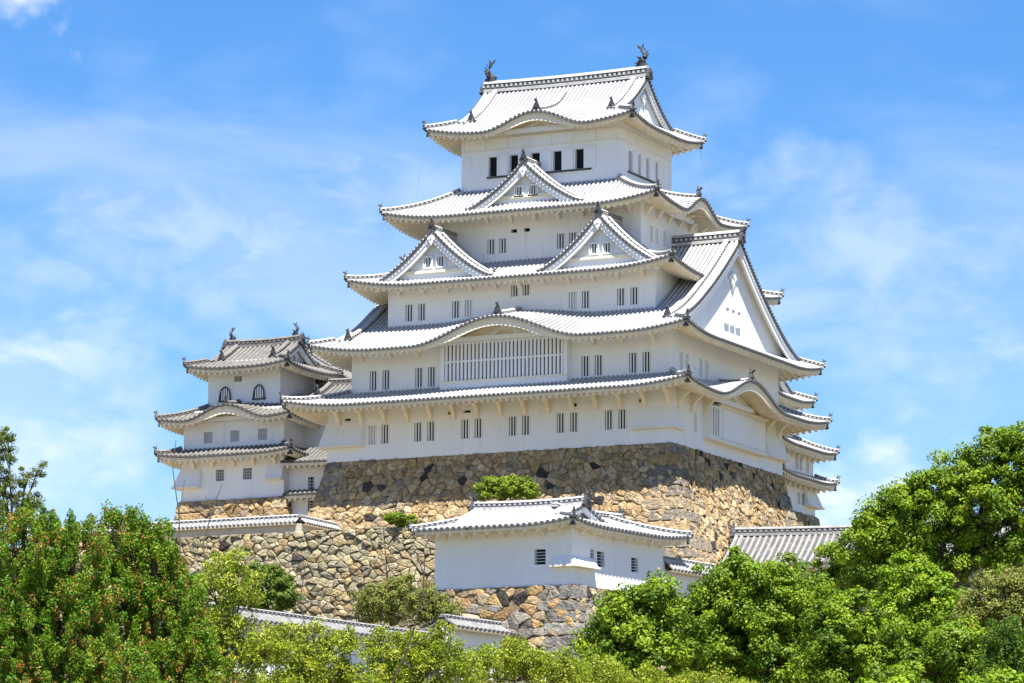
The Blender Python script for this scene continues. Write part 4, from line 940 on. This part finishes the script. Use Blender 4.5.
def tree(kind, style, label, lobes, zg=None, cat=None):
    st = STY[style]; lo = np.array(lobes); c = [float(t) for t in lo[:, :3].mean(0)]; zg = terrain_z(c[0], c[1]) - .1 if zg is None else zg
    root = thing(kind, (c[0], c[1], zg), label, cat or ('shrub' if 'shrub' in kind or 'tuft' in kind else 'tree'))
    P, Nn, Cc = [], [], []; cols = np.array(st['cols'])
    lobes = [tuple(float(t) for t in l) for l in lobes]
    for (x, y, z, r, h) in lobes:
        R3 = np.array([r, r, h]); area = 4*math.pi*(r*r*h)**(2/3); k = max(5, int(area*st['dens']))
        d = nr.normal(size=(k, 3)); d[:, 2] += .25; d /= np.linalg.norm(d, axis=1, keepdims=True)
        rad = st['inner'] + (1.0 - st['inner'])*nr.rand(k, 1)**.5; rad *= 1 + nr.normal(size=(k, 1))*(.17 if style in ('camphor', 'lime', 'shrub2', 'olive') else .12); rad = np.minimum(rad, 1.14)
        cc = np.array([x, y, z]) + d*R3*rad
        for j in range(k):
            m = int(st['n']*nr.uniform(.6, 1.35)); rc = st['rc']*nr.uniform(.65, 1.4)
            q = nr.normal(size=(m, 3)); q /= np.linalg.norm(q, axis=1, keepdims=True); q[:, 2] = q[:, 2]*.75
            sc = nr.rand(m, 1)**.4
            if style in ('juniper', 'needle'):
                q *= np.array([.65, .65, 1.5]); nn = q*np.array([1, 1, .15]) + nr.normal(size=(m, 3))*.45
            elif style == 'pine': nn = q + nr.normal(size=(m, 3))*.6
            elif style == 'thin':
                q[:, 2] = q[:, 2]*1.1 - .3; nn = q*.4 + np.array([0, 0, .35]) + nr.normal(size=(m, 3))*.6
            else: nn = q*.8 + d[j]*.3 + np.array([0, 0, .45]) + nr.normal(size=(m, 3))*.5
            P.append(cc[j] + q*sc*rc); Nn.append(nn)
            base = cols[nr.randint(len(cols))]*.6 + cols[nr.randint(len(cols))]*.4
            cl = base*nr.uniform(.78, 1.22, size=(m, 1))*np.array([1, 1, 1])
            od = (nr.rand(m) < .6) & (sc[:, 0] > .72) if style == 'juniper' and nr.rand() < .20 else nr.rand(m) < st['odd']*.3; cl[od] = np.array(st['oc'])*nr.uniform(.7, 1.2, size=(od.sum(), 1))
            Cc.append(cl)
    P = np.concatenate(P); Nn = np.concatenate(Nn); Cc = np.concatenate(Cc); n = len(P)
    keep = P[:, 2] > zg + .15; P, Nn, Cc = P[keep], Nn[keep], Cc[keep]; n = len(P)
    leaf_object('crown', P, Nn, st['l']*nr.uniform(.7, 1.3, n), st['w']*nr.uniform(.75, 1.25, n), Cc, root)
    # trunk and limbs up into every lobe
    mb = MB(); top = Vector((c[0], c[1], float(lo[:, 2].min() - .2*lo[:, 4].max()))); h = max(.4, top.z - zg); r0 = max(.03, (.005 if style == 'pine' else .009 if style in ('thin', 'olive') else .022)*(h + float(lo[:, 3].max())*2))
    base = Vector((c[0], c[1], zg)); mid = base.lerp(top, .5) + Vector((.05*h, -.03*h, 0))
    top.z = max(top.z, zg + .3)
    mb.tube([base, base + Vector((0, 0, .1*h)), mid, top], [r0*1.35, r0, r0*.8, r0*.6], 'bark', k=8)
    for i, (x, y, z, r, hh) in enumerate(lobes):
        e = Vector((x, y, z + hh*.2)); m2 = top.lerp(e, .5) + Vector((0, 0, -.12*hh)); mb.tube([top - Vector((0, 0, .1)), m2, e], [r0*.5, r0*.32, r0*.1], 'bark', k=6)
        for q in range(7 if style in ('thin', 'pine') else 5):
            a = nr.normal(size=3); a /= np.linalg.norm(a); a[2] = abs(a[2])*.8; f = m2.lerp(e, nr.uniform(.2, .9)); g = Vector((x + a[0]*r*.9, y + a[1]*r*.9, z + a[2]*hh*.9))
            g = Vector([float(t) for t in g]); mb.tube([f, f.lerp(g, .5) + Vector((0, 0, .06*float(hh))), g], [r0*.2, r0*.12, r0*.04], 'bark', k=5)
    mb.build('trunk', root, True)
    return root
TREES = [
    ('juniper', 'juniper', 'dense conifer with rusty tips at far left, the nearer and wider of two', [(75.35, -205.11, -32.35, 1.00, 1.15), (76.23, -204.62, -32.67, 0.93, 1.20), (74.87, -205.11, -33.66, 1.11, 1.33), (75.84, -204.56, -34.10, 1.33, 1.33), (75.17, -204.70, -35.20, 1.55, 1.33), (76.56, -204.01, -35.19, 1.33, 1.11)]),
    ('juniper', 'juniper', 'dense rusty tipped conifer rising to a point left of the stone wall', [(75.20, -200.79, -31.72, 0.74, 1.02), (75.68, -200.46, -32.25, 0.83, 1.16), (76.14, -200.07, -33.16, 0.79, 1.16), (75.01, -200.65, -33.05, 1.16, 1.16), (75.56, -200.18, -34.19, 1.39, 1.39), (76.47, -199.67, -34.52, 0.83, 1.16)]),
    ('pine_tree', 'pine', 'dark loose pine reaching in at the left edge of the picture', [(69.87, -198.26, -28.86, 0.63, 0.68), (70.06, -198.04, -29.58, 0.58, 0.49), (70.61, -197.79, -29.46, 0.24, 0.34), (70.85, -197.72, -29.22, 0.19, 0.22), (70.44, -197.77, -30.06, 0.49, 0.39), (69.71, -198.02, -30.66, 0.73, 0.73), (70.70, -197.63, -30.18, 0.27, 0.24), (70.24, -198.15, -28.50, 0.29, 0.34)]),
    ('thin_tree', 'thin', 'thin yellow green tree with loose hanging leaves beside the conifers', [(57.52, -166.08, -28.32, 0.83, 0.83), (58.30, -165.61, -28.79, 0.71, 0.77), (57.24, -165.99, -29.59, 1.09, 1.03), (58.20, -165.41, -30.22, 0.96, 0.96), (57.42, -165.62, -31.17, 1.41, 0.96), (58.98, -164.94, -30.69, 0.71, 0.90), (58.25, -165.83, -27.68, 0.32, 0.45)]),
    ('thin_tree', 'thin', 'wispy yellow green tree before the white wall, lower middle left', [(56.71, -159.38, -30.16, 1.07, 0.67), (57.75, -158.84, -30.39, 1.14, 0.67), (56.18, -159.43, -31.32, 1.50, 0.74), (57.54, -159.11, -29.40, 0.47, 0.47), (58.54, -158.57, -29.73, 0.47, 0.47), (58.30, -158.45, -31.05, 1.20, 0.67), (55.99, -159.82, -29.67, 0.67, 0.60), (56.95, -159.10, -31.12, 1.34, 0.67), (56.76, -159.49, -29.40, 0.40, 0.40), (58.08, -158.77, -29.83, 0.60, 0.47)]),
    ('thin_tree', 'thin', 'wispy yellow green tree with a dark bare stem through it, lower middle', [(56.93, -152.60, -29.66, 1.04, 0.63), (58.02, -152.06, -29.73, 1.11, 0.63), (56.41, -152.71, -30.49, 1.39, 0.70), (58.67, -151.79, -29.45, 0.70, 0.49), (59.16, -151.44, -30.06, 0.97, 0.63), (57.50, -152.15, -30.62, 1.60, 0.63), (56.59, -152.86, -29.12, 0.49, 0.49), (57.44, -152.45, -29.11, 0.49, 0.42), (58.22, -152.06, -29.18, 0.56, 0.42), (58.74, -151.88, -28.76, 0.42, 0.38)]),
    ('round_shrub', 'shrub', 'dark rounded shrub at the foot of the grey rubble wall', [(-7.25, -46.85, -14.74, 1.52, 1.39), (-6.26, -46.28, -15.24, 0.95, 1.01), (-8.09, -47.13, -15.50, 0.88, 0.88)]),
    ('olive_tree', 'olive', 'dusty olive tree before the squared corner of the rubble wall', [(-0.35, -45.55, -15.78, 1.25, 1.00), (1.03, -44.96, -15.28, 1.13, 1.25), (0.34, -45.10, -16.40, 1.63, 0.75), (1.75, -44.72, -14.72, 0.50, 0.63)]),
    ('olive_tree', 'olive', 'dusty brownish green tree close to the left corner of the turret', [(4.28, -46.62, -16.06, 1.12, 1.12), (5.14, -46.12, -16.55, 0.99, 0.74), (3.58, -46.88, -16.56, 0.99, 0.87)]),
    ('base_shrub', 'shrub2', 'green shrub growing over the turret roof on the great stone base', [(-7.19, -14.79, -4.77, 1.12, 0.77), (-5.93, -14.18, -4.70, 1.40, 0.77), (-5.06, -13.72, -4.90, 0.91, 0.56)]),
    ('base_tuft', 'shrub2', 'small tuft of green on top of the rubble wall corner', [(-17.91, -8.57, -5.78, 0.80, 0.43), (-17.14, -8.18, -5.84, 0.58, 0.36)]),
    ('thin_tree', 'thin', 'feathery yellow green treetop in front of the rough turret base', [(54.63, -139.22, -28.82, 1.28, 0.91), (55.81, -138.62, -28.96, 1.36, 0.91), (53.42, -139.75, -29.20, 1.13, 0.60), (55.21, -139.05, -28.22, 0.68, 0.45), (56.65, -138.19, -29.11, 1.13, 0.83)]),
    ('broadleaf_tree', 'camphor', 'rounded green tree hiding the right corner of the turret base', [(44.70, -105.53, -23.75, 1.47, 1.56), (43.59, -105.86, -24.97, 1.28, 1.37), (45.76, -105.11, -23.20, 1.19, 1.19), (45.02, -105.12, -25.19, 2.11, 1.65), (46.49, -104.48, -24.73, 1.37, 1.65), (43.72, -105.59, -26.10, 1.56, 1.19)]),
    ('broadleaf_tree', 'camphor', 'large domed green tree in front of the grey storehouse roof', [(46.37, -97.18, -21.75, 1.90, 1.71), (47.85, -96.44, -21.83, 1.80, 1.71), (45.42, -97.40, -23.16, 1.61, 1.90), (49.28, -95.58, -22.76, 1.61, 1.71), (47.08, -96.46, -23.85, 2.65, 2.18), (49.82, -95.04, -24.30, 1.71, 1.71), (45.09, -97.23, -25.03, 1.99, 1.71), (48.04, -95.71, -25.48, 2.65, 1.71)]),
    ('broadleaf_tree', 'camphor', 'fresh green tree between the domed tree and the tallest tree', [(56.71, -108.59, -24.29, 1.23, 1.14), (56.04, -108.71, -25.42, 1.58, 1.41), (57.41, -108.01, -25.63, 1.58, 1.49), (57.73, -107.64, -26.80, 1.85, 1.41), (55.94, -108.48, -26.99, 1.58, 1.23)]),
    ('broadleaf_tree', 'camphor', 'tallest spreading camphor at the right edge with sky showing between its boughs', [(45.08, -75.10, -16.38, 1.36, 1.15), (46.28, -74.73, -15.19, 1.25, 1.04), (47.65, -74.21, -14.31, 1.25, 1.04), (49.21, -73.60, -13.48, 1.46, 1.15), (51.05, -72.87, -12.54, 1.57, 1.20), (52.70, -72.08, -12.43, 1.88, 1.77), (45.60, -74.74, -17.00, 1.98, 1.36), (47.54, -73.97, -15.96, 2.09, 1.77), (49.71, -73.06, -15.17, 2.09, 1.57), (51.82, -72.03, -15.16, 2.09, 1.77), (44.27, -75.34, -17.26, 1.15, 1.25), (46.22, -74.21, -18.28, 1.77, 1.15), (48.08, -73.27, -18.43, 1.46, 0.84), (49.79, -72.62, -17.39, 1.46, 1.15), (49.29, -73.01, -16.57, 1.15, 0.94), (51.18, -71.88, -17.74, 1.88, 1.15), (53.11, -71.08, -16.96, 2.09, 2.61), (44.98, -74.63, -19.32, 1.57, 1.15)]),
    ('broadleaf_tree', 'camphor', 'small green tree overlapping the right end of the storehouse roof', [(39.93, -68.44, -17.28, 0.86, 0.97), (40.45, -68.01, -18.24, 1.30, 1.08), (39.45, -68.41, -18.78, 1.08, 0.86)]),
    ('broadleaf_tree', 'lime', 'bright crowned tree under the boughs of the tall camphor', [(54.49, -95.54, -21.36, 1.13, 0.94), (55.59, -94.91, -21.91, 1.31, 1.03), (54.07, -95.53, -22.61, 1.31, 1.22), (55.27, -94.77, -23.53, 1.88, 1.60), (56.76, -94.09, -23.29, 1.13, 1.22), (54.35, -95.02, -24.69, 1.88, 1.50), (56.23, -94.06, -24.92, 1.88, 1.50)]),
    ('olive_tree', 'olive', 'fine leaved olive green tree at the right edge under the camphor', [(60.90, -100.10, -22.52, 1.27, 0.91), (61.79, -99.55, -23.14, 1.45, 1.18), (59.81, -100.45, -23.51, 1.09, 1.09), (60.98, -99.72, -24.40, 1.63, 1.27)]),
    ('broadleaf_tree', 'camphor', 'green tree filling the lower right between two brighter trees', [(65.28, -117.45, -26.97, 1.40, 1.07), (66.15, -116.88, -27.78, 1.48, 1.07), (63.73, -118.03, -27.96, 1.65, 0.91), (66.94, -116.62, -27.09, 1.24, 0.99)]),
    ('pine_tree', 'needle', 'dark green conifer at the bottom right corner', [(71.49, -130.02, -27.93, 0.84, 0.99), (71.88, -129.68, -28.79, 1.06, 0.99), (71.07, -130.01, -29.17, 0.91, 0.84)]),
    ('broadleaf_tree', 'lime', 'yellow green shoots along the very bottom right of the picture', [(73.22, -146.68, -30.91, 0.89, 0.48), (76.62, -145.03, -30.83, 1.03, 0.48), (75.83, -145.37, -31.10, 0.76, 0.48)]),
    ('leafy_shrub', 'thin', 'feathery yellow green bush at bottom centre under the domed trees', [(55.55, -133.14, -28.84, 1.56, 0.93), (57.27, -132.23, -29.22, 1.79, 0.86), (59.36, -131.18, -29.36, 1.95, 0.78), (60.92, -130.40, -29.51, 1.56, 0.70)]),
]
for kind, style, label, lobes in TREES:
    tree(kind, style, label, lobes, zg={'base_shrub': -6.4, 'base_tuft': -6.4}.get(kind))
SAPLINGS = [
  [ [(57.86, -154.20, -30.79), (58.33, -154.15, -29.80), (58.70, -154.15, -28.78), (59.03, -154.20, -27.59), (59.15, -154.32, -26.57)], [(58.43, -154.13, -29.63), (59.21, -153.86, -29.02), (59.96, -153.61, -28.33)], [(58.94, -154.18, -27.93), (59.40, -154.11, -27.08)], [(59.09, -154.26, -27.08), (58.89, -154.49, -26.31)], [(59.21, -153.86, -29.02), (59.50, -153.84, -28.34)], [(58.59, -154.16, -29.02), (58.21, -154.48, -28.27)], [(58.82, -154.17, -28.34), (59.74, -153.86, -27.52)] ],
  [ [(56.90, -165.25, -28.35), (56.83, -165.50, -27.10), (57.20, -165.53, -25.92), (57.51, -165.51, -25.16)], [(56.85, -165.45, -27.33), (56.49, -165.76, -26.56)], [(57.16, -165.53, -26.05), (57.00, -165.70, -25.51)] ],
  [ [(57.13, -159.01, -31.12), (57.28, -159.19, -29.67), (57.13, -159.50, -28.35), (57.40, -159.60, -27.03)], [(57.27, -159.25, -29.34), (57.79, -159.18, -28.34)], [(57.19, -159.40, -28.74), (56.86, -159.70, -27.95)], [(57.27, -159.17, -29.83), (56.68, -159.63, -28.84)], [(57.65, -159.20, -28.61), (58.07, -159.15, -27.75)] ],
  [ [(55.11, -163.92, -28.02), (55.19, -164.26, -25.91), (55.11, -164.56, -24.46), (55.26, -164.65, -23.49)], [(55.20, -164.27, -25.82), (55.44, -164.34, -24.78)] ],
  [ [(42.22, -100.65, -26.33), (42.61, -100.70, -24.99), (43.03, -100.74, -23.59)], [(42.61, -100.70, -24.99), (42.23, -101.01, -24.29)], [(41.67, -100.92, -26.33), (42.00, -100.95, -25.22)] ],
]
SAPL = ['dark bare stem forking upward before the plaster wall, lower middle', 'thin grey leafless sapling in front of the rubble wall at left', 'slim bare stem rising through the wispy tree before the lower white wall',
        'very thin leafless twig standing up against the small keep at left', 'pale dry twigs among the green trees below the turret']
for br, lb in zip(SAPLINGS, SAPL):
    b = Vector(br[0][0]); zg = terrain_z(b.x, b.y); root = thing('bare_sapling', (b.x, b.y, zg), lb, 'sapling')
    dark = 'dark bare' in lb or 'slim' in lb; mb = MB(); w = .045 if 'dark bare' in lb else .026; mt = 'bark' if dark else 'dry_twig'
    mb.tube([(b.x + .1, b.y, zg), b.lerp(Vector((b.x, b.y, zg)), .4)] + br[0], [w*1.4, w*1.1] + [w*(1 - .8*i/len(br[0])) for i in range(len(br[0]))], mt); mb.build('stem', root)
    for q in br[1:]:
        mb = MB(); mb.tube(q, [w*.55*(1 - .7*i/len(q)) for i in range(len(q))], mt, k=5); mb.build('branch', root)

# lightning cables hanging from the eaves of the keep
for (a, b, lb) in (((-21.9, 3.6, 25.4), (-22.6, 3.2, 20.2), 'thin cable hanging from the upper left eave of the great keep'), ((-4.9, 16.5, 25.4), (-3.6, 17.6, 19.8), 'thin cable hanging from the upper right eave of the great keep'),
                   ((-24.5, 2.2, 19.0), (-25.4, 1.0, 14.6), 'thin cable hanging below the fourth roof at its left corner')):
    a, b = Vector(a), Vector(b); mb = MB(); mb.tube([a, a.lerp(b, .35) + Vector((-.12, 0, -.1)), a.lerp(b, .7) + Vector((-.14, 0, -.1)), b], .012, 'cable', k=5); tag(mb.build('lightning_cable'), lb, 'cable')
